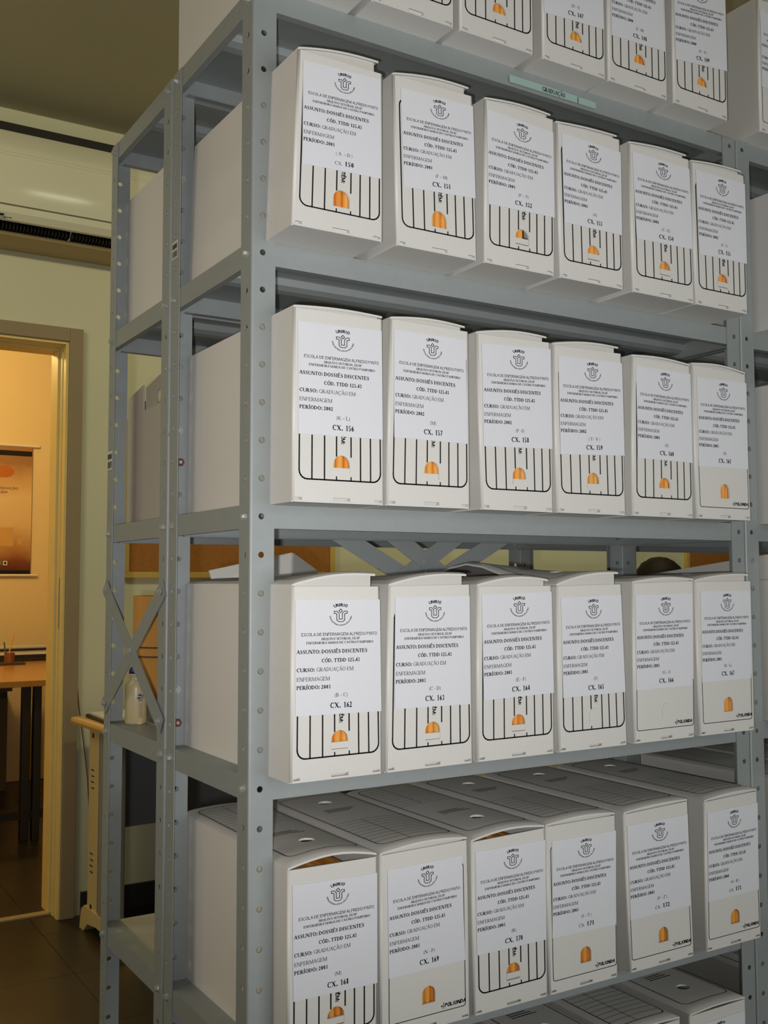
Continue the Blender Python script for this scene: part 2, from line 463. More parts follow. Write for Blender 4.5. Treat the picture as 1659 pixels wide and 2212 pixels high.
# ------------------------------------------------------------------ label sheet artwork, unit square: x to the right, y downwards from the top edge is 1-y
ASP = 0.123 / 0.146          # sheet width / height
def label_art(period, rng, num, small_cx):
    """returns (black, grey) polygon lists in unit coordinates (0..1, 0..1, y up)"""
    B = []; G = []
    def line(s, style, x0, x1, base, cap, dst=None):
        (B if dst is None else dst).extend(fit(text2d(s, style), x0, x1, 1 - base, cap))
    # emblem in millimetre-like units, then scaled to the unit square
    def E(polys):
        return [[(.522 + a / 1370, 1 - .124 - b / 1880) for a, b in p] for p in polys]
    em = [(-105, -42), (-62, -42), (-26, -6), (-26, 88), (26, 88), (26, -6), (62, -42), (105, -42), (105, -4), (76, -4), (64, 8), (64, 102), (34, 132), (-34, 132), (-64, 102), (-64, 8), (-76, -4), (-105, -4)]
    B.extend(E(polyline(em, 11, True)))
    B.extend(E(polyline([(0, -80), (28, -50), (0, -20), (-28, -50)], 11, True)))
    flip = lambda ps: [[(a, -b) for a, b in p] for p in ps]
    B.extend(E(flip(on_arc('UNIRIO', 'sbold', 0, -142, 262, 52, 90, True, 46))))
    B.extend(E(flip(on_arc('Universidade Federal do Estado do Rio de Janeiro', 'sbold', 0, -16, 184, 27, 270, False, 166))))
    line('ESCOLA DE ENFERMAGEM ALFREDO PINTO', 'sans', .064, .958, .316, .0275)
    line('ARQUIVO SETORIAL EEAP', 'bold', .29, .75, .3525, .0215, G)
    line('ENFERMEIRA MARIA DE CASTRO PAMPHIRO', 'bold', .12, .911, .386, .0215, G)
    line('ASSUNTO: DOSSIÊS DISCENTES', 'bold', .010, .838, .468, .0335)
    line('CÓD. TTDD 125.43', 'bold', .294, .747, .547, .0335)
    line('CURSO:', 'bold', .010, .217, .624, .0335)
    line('GRADUAÇÃO EM', 'reg', .236, .669, .624, .0335, G)
    line('ENFERMAGEM', 'reg', .010, .39, .704, .0335, G)
    if period: line('PERÍODO: ' + period, 'bold', .010, .40, .775, .0335)
    if rng:
        tw = text2d(rng, 'reg'); k = .0335 * 1.12
        G.extend(fit(tw, .52 - tw[1] * k / 2, .52 + tw[1] * k / 2, 1 - .851, .0335))
    if num:
        if small_cx:
            G.extend(fit(text2d('CX.', 'reg'), .40, .50, 1 - .947, .033))
            B.extend(fit(text2d(num, 'bold'), .525, .645, 1 - .947, .045))
        else:
            B.extend(fit(text2d('CX.', 'bold'), .39, .513, 1 - .947, .0485))
            B.extend(fit(text2d(num, 'bold'), .545, .648, 1 - .947, .0485))
    return B, G

# ------------------------------------------------------------------ archive boxes
BW, BH, BD = 0.135, 0.246, 0.36
TH = 0.0028
def arch_hole(cx, z0, z1, w, n=8):
    r = w / 2
    h = min(r, z1 - z0)
    pts = [(cx - r, z0), (cx + r, z0)]
    for i in range(n + 1):
        a = pi * i / n
        pts.append((cx + r * cos(a), z1 - h + h * sin(a)))
    out = []
    for p in pts:
        if not out or (abs(p[0] - out[-1][0]) + abs(p[1] - out[-1][1])) > 1e-6: out.append(p)
    return out
BOXN = [0]
def archive_box(label, loc, w=BW, dl=0, dr=0, hl=BH, hr=BH, quad=None, period=None, rng=None, num=None, small=False,
                style='A', hole='open', am=.004, lr=0.0, lift=0.0, lift_c=.5, tuck=True, rot=0.0, lidrev=False, group=None, folders=3, where='',
                lidprint=True, side_print=False, cat='archive box', depth=BD, flap=None):
    root = thing('archive_box', label, cat, loc, rot, group)
    def mp(x, y, z):
        t = z / BH; s = x / w
        return (x + t * (dl * (1 - s) + dr * s), y, z * (hl * (1 - s) + hr * s) / BH)
    # --- body: two sides, back, base
    bm = bmesh.new()
    def slab(x0, y0, z0, x1, y1, z1):
        b2 = box_bm(x0, y0, z0, x1, y1, z1)
        vs = {v: bm.verts.new(mp(*v.co)) for v in b2.verts}
        for f in b2.faces: bm.faces.new([vs[v] for v in f.verts])
        b2.free()
    CR = .0032
    slab(0, CR, 0, TH, depth, BH)
    slab(w - TH, CR, 0, w, depth, BH)
    for sx in (0, 1):
        rows = []
        for i in range(6):
            a = pi + pi / 2 * i / 5
            pr = []
            for rr in (CR, CR - TH):
                x_, y_ = CR + rr * cos(a), CR + rr * sin(a)
                x_ = w - x_ if sx else x_
                pr += [bm.verts.new(mp(x_, y_, .0012)), bm.verts.new(mp(x_, y_, BH))]
            rows.append(pr)
        for p0, p1 in zip(rows, rows[1:]):
            for q4 in ((p0[0], p1[0], p1[1], p0[1]), (p0[2], p0[3], p1[3], p1[2]), (p0[1], p1[1], p1[3], p0[3]), (p0[0], p0[2], p1[2], p1[0])):
                f8 = bm.faces.new(q4 if not sx else q4[::-1]); f8.smooth = True
    slab(TH, depth - TH, 0, w - TH, depth, BH)
    slab(TH, .0008, 0, w - TH, depth - TH, TH)
    tv = [bm.verts.new(mp(x, y, z)) for x in (TH, w - TH) for y, z in ((TH + .0001, .0090), (.0070, .0030), (.0074, .0034), (TH + .0010, .0100))]
    for q4 in ((0, 1, 5, 4), (1, 2, 6, 5), (2, 3, 7, 6), (3, 0, 4, 7)): bm.faces.new([tv[k4] for k4 in q4])
    obj('body', bm, POLI, root)
    # --- front panel with finger hole, slots along the lower edge
    c = w * .525
    if style == 'A': hz0, hz1, hw = .0375, .0615, .0245
    else: hz0, hz1, hw = .0345, .0580, .0215
    out = [(CR, .0015)]
    for a, b, h in ((.0040, .0135, .006), (c - .0125, c + .0125, .0068), (w - .015, w - .0040, .006)):
        out += [(a, .0012), (a, h), (b, h), (b, .0012)]
    out += [(w - CR, .0015), (w - CR, BH), (CR, BH)]
    holes = [arch_hole(c, hz0, hz1, hw)] if hole != 'closed' else []
    v2, tr = sheet(out, holes)
    fb = thick(bmesh.new(), v2, tr, lambda p, l: mp(p[0], 0.0 if l == 0 else TH, p[1]), TH)
    fp = obj('front_panel', fb, POLI, root)
    # punched tab of the finger hole, folded inwards
    if hole == 'half':
        fbm = box_bm(c - hw / 2 + .0002, .0004, hz0 + .0002, c + hw / 2 - .0002, .0030, hz0 + .0085)
        obj('finger_tab', fbm, POLI, root)
    elif hole == 'closed':
        a = arch_hole(c, hz0, hz1, hw)
        v3, t3 = sheet([(p[0], p[1]) for p in a])
        obj('finger_tab', thick(bmesh.new(), v3, t3, lambda p, l: mp(p[0], -.0012 + .0008 * l, p[1]), .001), POLI, root)
    # --- printed frame on the front
    groups = []
    pm = lambda p: mp(p[0], -.0005, p[1])
    k = w / .1358
    if style == 'A':
        x0, x1, z0, z1 = .0093 * k, .1300 * k, .0292, .2150
        pl = polyline(rrect(x0, z0, x1, z1, .0115), .0019, True)
        cuts = [.0276, .0458, .0635, .0852, .0995, .1148]
        for i, xx in enumerate(cuts):
            xx *= k
            if holes or hole == 'closed':
                if abs(xx - c) < hw / 2 + .0005 or (i in (2, 3) and hole != 'closed'):
                    pl += polyline([(xx, z0), (xx, hz0 - .004)], .0017)
                    top = hz1 - .001 if abs(xx - c) > hw * .25 else hz1 + .0012
                    pl += polyline([(xx, top), (xx, z1)], .0019)
                    continue
            pl += polyline([(xx, z0), (xx, z1)], .0019)
        # CONTÉM: reading downwards
        tw = text2d('CONTÉM:', 'sbold')
        cap = .0056; L = .0305
        zt = ((quad[2][1] + quad[3][1]) / 2 - .0106 if quad else .072) + L
        def vert(ps):
            return [[(.0706 * k + b * cap, zt - a * L / tw[1]) for a, b in p] for p in ps]
        pl += vert(tw[0])
    else:
        x0, x1, z0, z1 = (quad[2][0] + .0006 - dl * .3 if quad else .0062), min(w - .0038, quad[3][0] + .001 if quad else w), .0190, (max(quad[2][1], quad[3][1]) + .010 if num in ('161', '166', '167', '172') else .2150)
        pl = polyline(rrect(x0, z0, x1, z1, .004, 3), .0010, True)
        tw = text2d('POLIONDA', 'sbold')
        lx0, lx1, lz, cap = .0950 * k, .1280 * k, .0238, .0052
        kk = (lx1 - lx0) / tw[1]
        pl += [[(lx0 + a * kk + b * cap * .25, lz + b * cap) for a, b in p] for p in tw[0]]
        pl += [[(lx0 - .0065, lz + .0022), (lx0 - .0035, lz + .0008), (lx0 - .0035, lz + .0036)]]
        pl += polyline([(lx0 - .0022, lz - .0012), (lx0 - .001, lz + .0062)], .0009)
    obj('printed_frame', polys_bm([(pl, pm, 0)]), PRINT, fp)
    # --- paper label
    if quad:
        q = [tuple(p) for p in quad]
        def lim(p):
            t = max(0, min(1, p[1] / BH))
            lo = t * dl + .0008; hi = w + t * dr - .0008
            return (max(lo, min(hi, p[0])), p[1])
        tl, tr_, bl, br = [lim(p) for p in q]
        def uv(a, b, y):      # a right, b up
            x = (bl[0] * (1 - a) + br[0] * a) * (1 - b) + (tl[0] * (1 - a) + tr_[0] * a) * b
            z = (bl[1] * (1 - a) + br[1] * a) * (1 - b) + (tl[1] * (1 - a) + tr_[1] * a) * b
            return (x, y, z)
        lb = bmesh.new()
        v4 = [(i / 4, j / 4) for j in range(5) for i in range(5)]
        t4 = [(j * 5 + i, j * 5 + i + 1, j * 5 + i + 6, j * 5 + i + 5) for j in range(4) for i in range(4)]
        thick(lb, v4, t4, lambda p, l: uv(p[0], p[1], -.0012 + .0005 * l), .0004)
        lab = obj('paper_label', lb, PAPER, root)
        B, G = label_art(period, rng, num, small)
        f2 = lambda p: uv(p[0], p[1], -.0015)
        obj('printed_text', polys_bm([(B, f2, 0), (G, f2, 1)]), [INK, INK_G], lab)
    # --- lid: thin sheet arching over the top, with its own finger hole and print
    def lz(x, y):
        s = min(1, max(0, x / w)); f = y / depth
        front = max(0, 1 - f * 1.6)
        edge = (1 - s) ** .8
        rim = lambda t: max(0.0, 1 - t / .015) ** 2
        drop = max(rim(x), rim(w - x), rim(y))
        return (.0034 * (1 - drop) + am * sin(pi * min(1, s * .95)) * (.45 + .55 * front) + lr * (s ** .8) * (.35 + .65 * front)
                + lift * edge * math.exp(-((f - lift_c) / .30) ** 2))
    hy = depth * .79 if lidrev else depth * .21
    hole2 = [(w / 2 + .012 * cos(2 * pi * i / 10), hy + .011 * sin(2 * pi * i / 10)) for i in range(10)]
    xr = w - (.007 if lr > 0.002 else .001)
    xs = [0, .004, .009, .016, xr * .26, xr * .39, xr * .5, xr * .61, xr * .74, xr - .016, xr - .009, xr - .004, xr]
    ys = [.0005, .005, .010, .017] + [depth * j / 8 for j in range(1, 9)]
    o2 = [(x, .0005) for x in xs] + [(xr, y) for y in ys[1:]] + [(x, depth) for x in xs[-2::-1]] + [(0, y) for y in ys[-2:0:-1]]
    ex = [(x, y) for x in xs[1:-1] for y in ys[1:-1] if math.hypot(x - w / 2, y - hy) > .0165]
    v5, t5 = sheet(o2, [hole2], ex)
    def lidf(p, l, off=0.0):
        x, y, z = mp(p[0], p[1], BH)
        return (x, y, z + lz(p[0], p[1]) + TH * l + off)
    lid = obj('lid', thick(bmesh.new(), v5, t5, lidf, TH), POLI, root, smooth=True)
    try: lid.data.set_sharp_from_angle(angle=R(40))
    except AttributeError: pass
    if lidprint:
        x0, x1 = .013, w - .013
        y0, y1 = .022, depth - .018
        F = lambda y: depth - y if lidrev else y
        pl = []
        def seg(a, b, wd=.0013):
            n = max(1, int(math.hypot(a[0] - b[0], a[1] - b[1]) / .018))
            pts = [(a[0] + (b[0] - a[0]) * i / n, F(a[1] + (b[1] - a[1]) * i / n)) for i in range(n + 1)]
            for p, q_ in zip(pts, pts[1:]): pl.extend(polyline([p, q_], wd))
        rr = rrect(x0, y0, x1, y1, .012, 3)
        for i in range(len(rr)): seg(rr[i], rr[(i + 1) % len(rr)], .0014)
        for i in range(9): seg((x0, y1 - .018 - .0145 * i), (x1, y1 - .018 - .0145 * i), .0008)
        seg((w * .42, y1), (w * .42, y1 - .134), .0008)
        for i in range(3): seg((w * .30, .125 + .007 * i), (w * (.66 - .05 * i), .125 + .007 * i), .0022)
        obj('printed_form', polys_bm([(pl, lambda p: lidf(p, 1, .0005), 0)]), PRINT, lid)
    # tuck flap hanging behind the front edge
    if tuck:
        tb = bmesh.new()
        v6 = [(xr * (i + .35) / 8.7, j) for j in (0, 1) for i in range(9)]
        t6 = [(i, i + 1, i + 10, i + 9) for i in range(8)]
        def tf(p, l):
            x, y, z = mp(max(.003, min(p[0], w - .006)), .0045 + .0016 * l, BH)
            return (x, y, z - .030 if p[1] == 0 else z + lz(p[0], .004) - .0002)
        obj('tuck_flap', thick(tb, v6, t6, tf, .0016), POLI_IN, root)
    if flap: flap(root, mp)
    # --- orange folders filed upright inside
    if folders:
        x = c - hw / 2 - .0015 if folders < 7 else .010
        for i in range(folders):
            wd = random.uniform(.0080, .0098)
            tilt = random.uniform(-.0004, .0004)
            fbm = bmesh.new()
            ht = min(hl, hr) - (.044 if tuck else .018) + random.uniform(0, .009)
            y0 = .0036 + random.uniform(0, .0012)
            def prof(q0): return [(x, q0 + .005), (x + wd * .12, q0 + .0012), (x + wd * .35, q0), (x + wd * .65, q0), (x + wd * .88, q0 + .0012), (x + wd, q0 + .005), (x + wd, .30), (x, .30)]
            n8 = 8
            rows = [[fbm.verts.new((px + tl, py, pz)) for px, py in prof(q0)] for q0, pz, tl in ((.0079, .0036, 0), (.0079, .0105, 0), (y0, .0150, 0), (y0, ht, tilt))]
            for A, Bv in zip(rows, rows[1:]):
                for j in range(n8):
                    f8 = fbm.faces.new((A[j], A[(j + 1) % n8], Bv[(j + 1) % n8], Bv[j])); f8.smooth = j < 5
            A = rows[0]
            fbm.faces.new(A[::-1]); fbm.faces.new(Bv)
            o = obj('folder', fbm, random.choice((ORANGE, ORANGE, ORANGE2, ORANGE3)), None, loc, (0, 0, rot))
            tag(o, f'orange card folder filed inside the {where}', 'folder', f'orange folders inside the {where}')
            x += wd + .0013
    return root

# ------------------------------------------------------------------ steel shelving
PW = 0.0345           # flange width
HX = 0.0160           # hole distance from the corner
TT = 0.0016           # sheet thickness
PH = 1.9895
def post_mesh():
    bm = bmesh.new()
    def flange(fn):
        n = 16; r = .0041
        k0 = 0
        zs = [0.025 + .05 * k for k in range(40)]
        for zc in zs:
            lo, hi = zc - .025, min(zc + .025, PH)
            u0, u1 = .003, PW
            ring = [(HX + r * cos(2 * pi * i / n), zc + r * sin(2 * pi * i / n)) for i in range(n)]
            outr = []
            for i in range(n):
                a = 2 * pi * (i) / n
                dx, dy = cos(a), sin(a)
                ts = []
                if dx > 1e-9: ts.append((u1 - HX) / dx)
                if dx < -1e-9: ts.append((u0 - HX) / dx)
                if dy > 1e-9: ts.append((hi - zc) / dy)
                if dy < -1e-9: ts.append((lo - zc) / dy)
                t = min(ts); outr.append((HX + dx * t, zc + dy * t))
            # pull the nearest samples onto the four corners
            for cx, cy in ((u0, lo), (u1, lo), (u0, hi), (u1, hi)):
                j = min(range(n), key=lambda i: (outr[i][0] - cx) ** 2 + (outr[i][1] - cy) ** 2)
                outr[j] = (cx, cy)
            a0 = [bm.verts.new(fn(u, z, 0)) for u, z in outr]; b0 = [bm.verts.new(fn(u, z, 0)) for u, z in ring]
            a1 = [bm.verts.new(fn(u, z, TT)) for u, z in outr]; b1 = [bm.verts.new(fn(u, z, TT)) for u, z in ring]
            for i in range(n):
                j = (i + 1) % n
                bm.faces.new((a0[i], a0[j], b0[j], b0[i])); bm.faces.new((a1[j], a1[i], b1[i], b1[j]))
                bm.faces.new((b0[i], b0[j], b1[j], b1[i]))
        # free edge and ends
        for (ua, za, ub, zb) in ((PW, 0, PW, PH), (.003, PH, PW, PH)):
            bm.faces.new([bm.verts.new(p) for p in (fn(ua, za, 0), fn(ub, zb, 0), fn(ub, zb, TT), fn(ua, za, TT))])
    flange(lambda u, z, d: (u, d, z))
    flange(lambda u, z, d: (d, u, z))
    # rounded corner
    r = .003
    prev = None
    for i in range(6):
        a = pi + (pi / 2) * i / 5
        p = (r + r * cos(a), r + r * sin(a)); pi_ = (r + (r - TT) * cos(a), r + (r - TT) * sin(a))
        cur = [bm.verts.new((*p, 0)), bm.verts.new((*p, PH)), bm.verts.new((*pi_, 0)), bm.verts.new((*pi_, PH))]
        if prev:
            for f in ((prev[0], cur[0], cur[1], prev[1]), (prev[3], cur[3], cur[2], prev[2]), (prev[1], cur[1], cur[3], prev[3])): 
                ff = bm.faces.new(f)
        prev = cur
    bmesh.ops.remove_doubles(bm, verts=bm.verts[:], dist=1e-5)
    bmesh.ops.recalc_face_normals(bm, faces=bm.faces[:])
    me = mesh('post', bm, STEEL)
    return me
POST = post_mesh()

def shelf_mesh(w, d):
    """pan with turned-down rims, inner lips and a rounded stiffening bead; top at z=0"""
    bm = bmesh.new()
    prof = [(0, -.031), (0, 0), (d, 0), (d, -.031), (d - .012, -.031), (d - .012, -.0295), (d - .0012, -.0295), (d - .0012, -.0012)]
    # underside running forward, with an omega bead near the middle
    def bead(yc, hw, h):
        pts = [(yc + hw + .012, -.0012), (yc + hw, -.0030)]
        for i in range(7):
            a = pi * i / 6
            pts.append((yc + hw * cos(a) * .9, -.004 - h * sin(a) ** .8))
        pts += [(yc - hw, -.0030), (yc - hw - .012, -.0012)]
        return pts
    prof += bead(d * .5, .026, .017)
    prof += [(.0012, -.0012), (.0012, -.0295), (.012, -.0295), (.012, -.031)]
    h0, h1 = HX - TT - .0004 - .0045, HX - TT - .0004 + .0045
    mid = prof[8:-4]
    mid = [(d, -.0012), (d - .0012, -.0012)] + mid[0:] + [(.0012, -.0012), (0, -.0012), (0, 0), (d, 0)]
    seen_ = []
    for p in mid:
        if not seen_ or p != seen_[-1]: seen_.append(p)
    for x0, x1 in ((.0013, h0), (h1, w - h1), (w - h0, w - .0013)): prism(bm, prof, x0, x1)
    for x0, x1 in ((h0, h1), (w - h1, w - h0)):
        prism(bm, seen_, x0, x1)
        for y0, y1 in ((0, .0012), (d - .0012, d)):
            bx(bm, x0, y0, -.0108, x1, y1, -.0012); bx(bm, x0, y0, -.031, x1, y1, -.0202)
    # end rims
    for x0, x1, s in ((0, .0012, 1), (w - .0012, w, -1)):
        bx(bm, x0, 0, -.031, x1, d, 0)
        bx(bm, x0 + (.0014 if s > 0 else -.009), .0125, -.0308, x1 + (.009 if s > 0 else -.0014), d - .0125, -.0296)
    return mesh('shelf', bm, STEEL)

def bolt_mesh(m=ZINC):
    bm = bmesh.new()          # axis +X is outwards (head at -X side)
    cyl(bm, (-.0008, 0, 0), .0058, .0008, 14, 'X')
    cyl(bm, (-.0048, 0, 0), .0047, .0040, 6, 'X')
    cyl(bm, (-.0054, 0, 0), .0030, .0008, 8, 'X')
    cyl(bm, (0, 0, 0), .0030, .012, 8, 'X')
    cyl(bm, (.0036, 0, 0), .0048, .0036, 6, 'X')
    return mesh('bolt', bm, m)
BOLT = bolt_mesh()
NUT = mesh('nut', cyl(bmesh.new(), (-.0046, 0, 0), .0066, .0045, 6, 'X'), RUST)
ZL = [.225, .575, .925, 1.275, 1.625, 1.975]      # bolt heights
SHELF_CACHE = {}
def shelving(label, x, y, w, d, levels=ZL, posts='abcd', group='grey steel shelving units'):
    root = thing('shelving_unit', label, 'shelving unit', (x, y, 0), 0, group)
    pos = {'a': ((0, 0), 0), 'b': ((w, 0), pi / 2), 'c': ((w, d), pi), 'd': ((0, d), -pi / 2)}
    for k in posts:
        (px, py), rz = pos[k]
        put('post', POST, root, (px, py, 0), (0, 0, rz))
    key = (round(w, 4), round(d, 4))
    if key not in SHELF_CACHE: SHELF_CACHE[key] = shelf_mesh(w - 2 * TT - .0008, d - 2 * TT - .0008)
    for z in levels:
        put('shelf', SHELF_CACHE[key], root, (TT + .0004, TT + .0004, z + .0155))
        for px, py, rz in ((-.0001, HX, 0), (-.0001, d - HX, 0), (w + .0001, HX, pi), (w + .0001, d - HX, pi)):
            put('bolt', BOLT, root, (px, py, z), (R(random.uniform(0, 60)), 0, rz))
    return root
def strap(root, a, b, wd, yy, axis, name='brace_strap'):
    """flat bar between two points in a vertical plane; axis 'Y': plane y=const (points x,z); 'X': plane x=const (points y,z)"""
    dx, dz = b[0] - a[0], b[1] - a[1]; L = math.hypot(dx, dz); ex, ez = dx / L, dz / L
    e = .012
    a2 = (a[0] - ex * e, a[1] - ez * e); b2 = (b[0] + ex * e, b[1] + ez * e)
    nx, nz = -ez * wd / 2, ex * wd / 2
    poly = [(a2[0] - nx, a2[1] - nz), (b2[0] - nx, b2[1] - nz), (b2[0] + nx, b2[1] + nz), (a2[0] + nx, a2[1] + nz)]
    bm = bmesh.new()
    prism(bm, poly, yy, yy + .0014, 'Y' if axis == 'Y' else 'X')
    return obj(name, bm, STEEL, root)

UW, UD = 0.956, 0.3026
RY = 0.3105                     # front plane of the rear unit
unit = shelving('front grey steel shelving unit holding the rows of numbered white boxes', 0, 0, UW, UD)
rear = shelving('grey steel shelving unit standing back to back behind the left end of the numbered rows', 0, RY, UW, 0.316)
nxt = shelving('grey steel shelving unit at the right edge, continuing the front row', UW + .002, 0, UW, UD)
rear2 = shelving('grey steel shelving unit at the back right, behind the unit at the right edge', UW + .002, RY, UW, 0.316)
# back braces of the front unit
for (za, zb), yy in (((1.525, .925), UD + .0006), ((1.425, .925), UD + .0038)):
    strap(unit, (HX, za), (UW - HX, zb), .031, yy, 'Y')
    strap(unit, (HX, zb), (UW - HX, za), .031, yy + .0015, 'Y')
put('bolt', BOLT, unit, (UW / 2 - .008, UD + .0005, 1.2235), (0, 0, pi / 2))
# side brace on the left end of the rear unit
D2 = .316
strap(rear, (HX, 1.175), (D2 - HX, .975), .030, -.0022, 'X')
strap(rear, (HX, .975), (D2 - HX, 1.175), .030, -.0038, 'X')
put('bolt', BOLT, rear, (-.0040, D2 / 2, 1.075))
for yy in (HX, D2 - HX):
    for zz in (.975, 1.175):
        put('bolt', BOLT, rear, (-.0040, yy, zz))
# bolts joining the two back to back posts (nuts seen from the front)
for zz, mm, lab in ((1.375, NUT, 'dark red rusty nut'), (.975, NUT, 'dark red rusty nut'), (1.425, BOLT, None), (1.025, BOLT, None), (1.825, BOLT, None)):
    o = put('nut' if lab else 'bolt', mm, unit, (HX, UD - TT, zz), (0, 0, pi / 2))
    if lab:
        o['label'] = lab
        put('bolt', BOLT, unit, (HX, UD - TT, zz), (0, 0, pi / 2)).scale = (1.15, .62, .62)
# rims: paper strip GRADUACAO on the top shelf, stickers on two posts
zt = 1.975
tb = box_bm(.434, -.0006, zt - .0106, .572, .0002, zt + .0006)
ls = obj('shelf_label', box_bm(.434, -.0011, zt - .0104, .5735, .0003, zt + .0010), TAPE, unit)
tb.free()
obj('shelf_label', box_bm(.5765, -.0011, zt - .0106, .6140, .0003, zt + .0002), TAPE, unit)
tw = text2d('GRADUAÇÃO', 'bold')
obj('printed_text', polys_bm([(fit(tw, .500, .5475, zt - .0085, .0072), lambda p: (p[0], -.0014, p[1]), 0)]), INK, ls)
def sticker(root, y0, y1, z0, z1, x=-.0004):
    s = obj('inventory_sticker', box_bm(x - .0003, y0, z0, x, y1, z1), STICK, root)
    bars = []
    n = 9
    for i in range(n):
        a = y0 + (y1 - y0) * (.1 + .8 * i / n)
        bars.append([(a, z0 + (z1 - z0) * .1), (a + (y1 - y0) * random.uniform(.03, .07), z0 + (z1 - z0) * .1), (a + (y1 - y0) * .05, z0 + (z1 - z0) * .45), (a, z0 + (z1 - z0) * .45)])
    bars.append([(y0 + .003, z0 + (z1 - z0) * .58), (y1 - .003, z0 + (z1 - z0) * .58), (y1 - .003, z0 + (z1 - z0) * .85), (y0 + .003, z0 + (z1 - z0) * .85)])
    obj('barcode', polys_bm([(bars, lambda p: (x - .0006, p[0], p[1]), 0)]), INK_G, s)
sticker(unit, .274, .300, 1.690, 1.718)
sticker(rear, .284, .314, 1.390, 1.424)

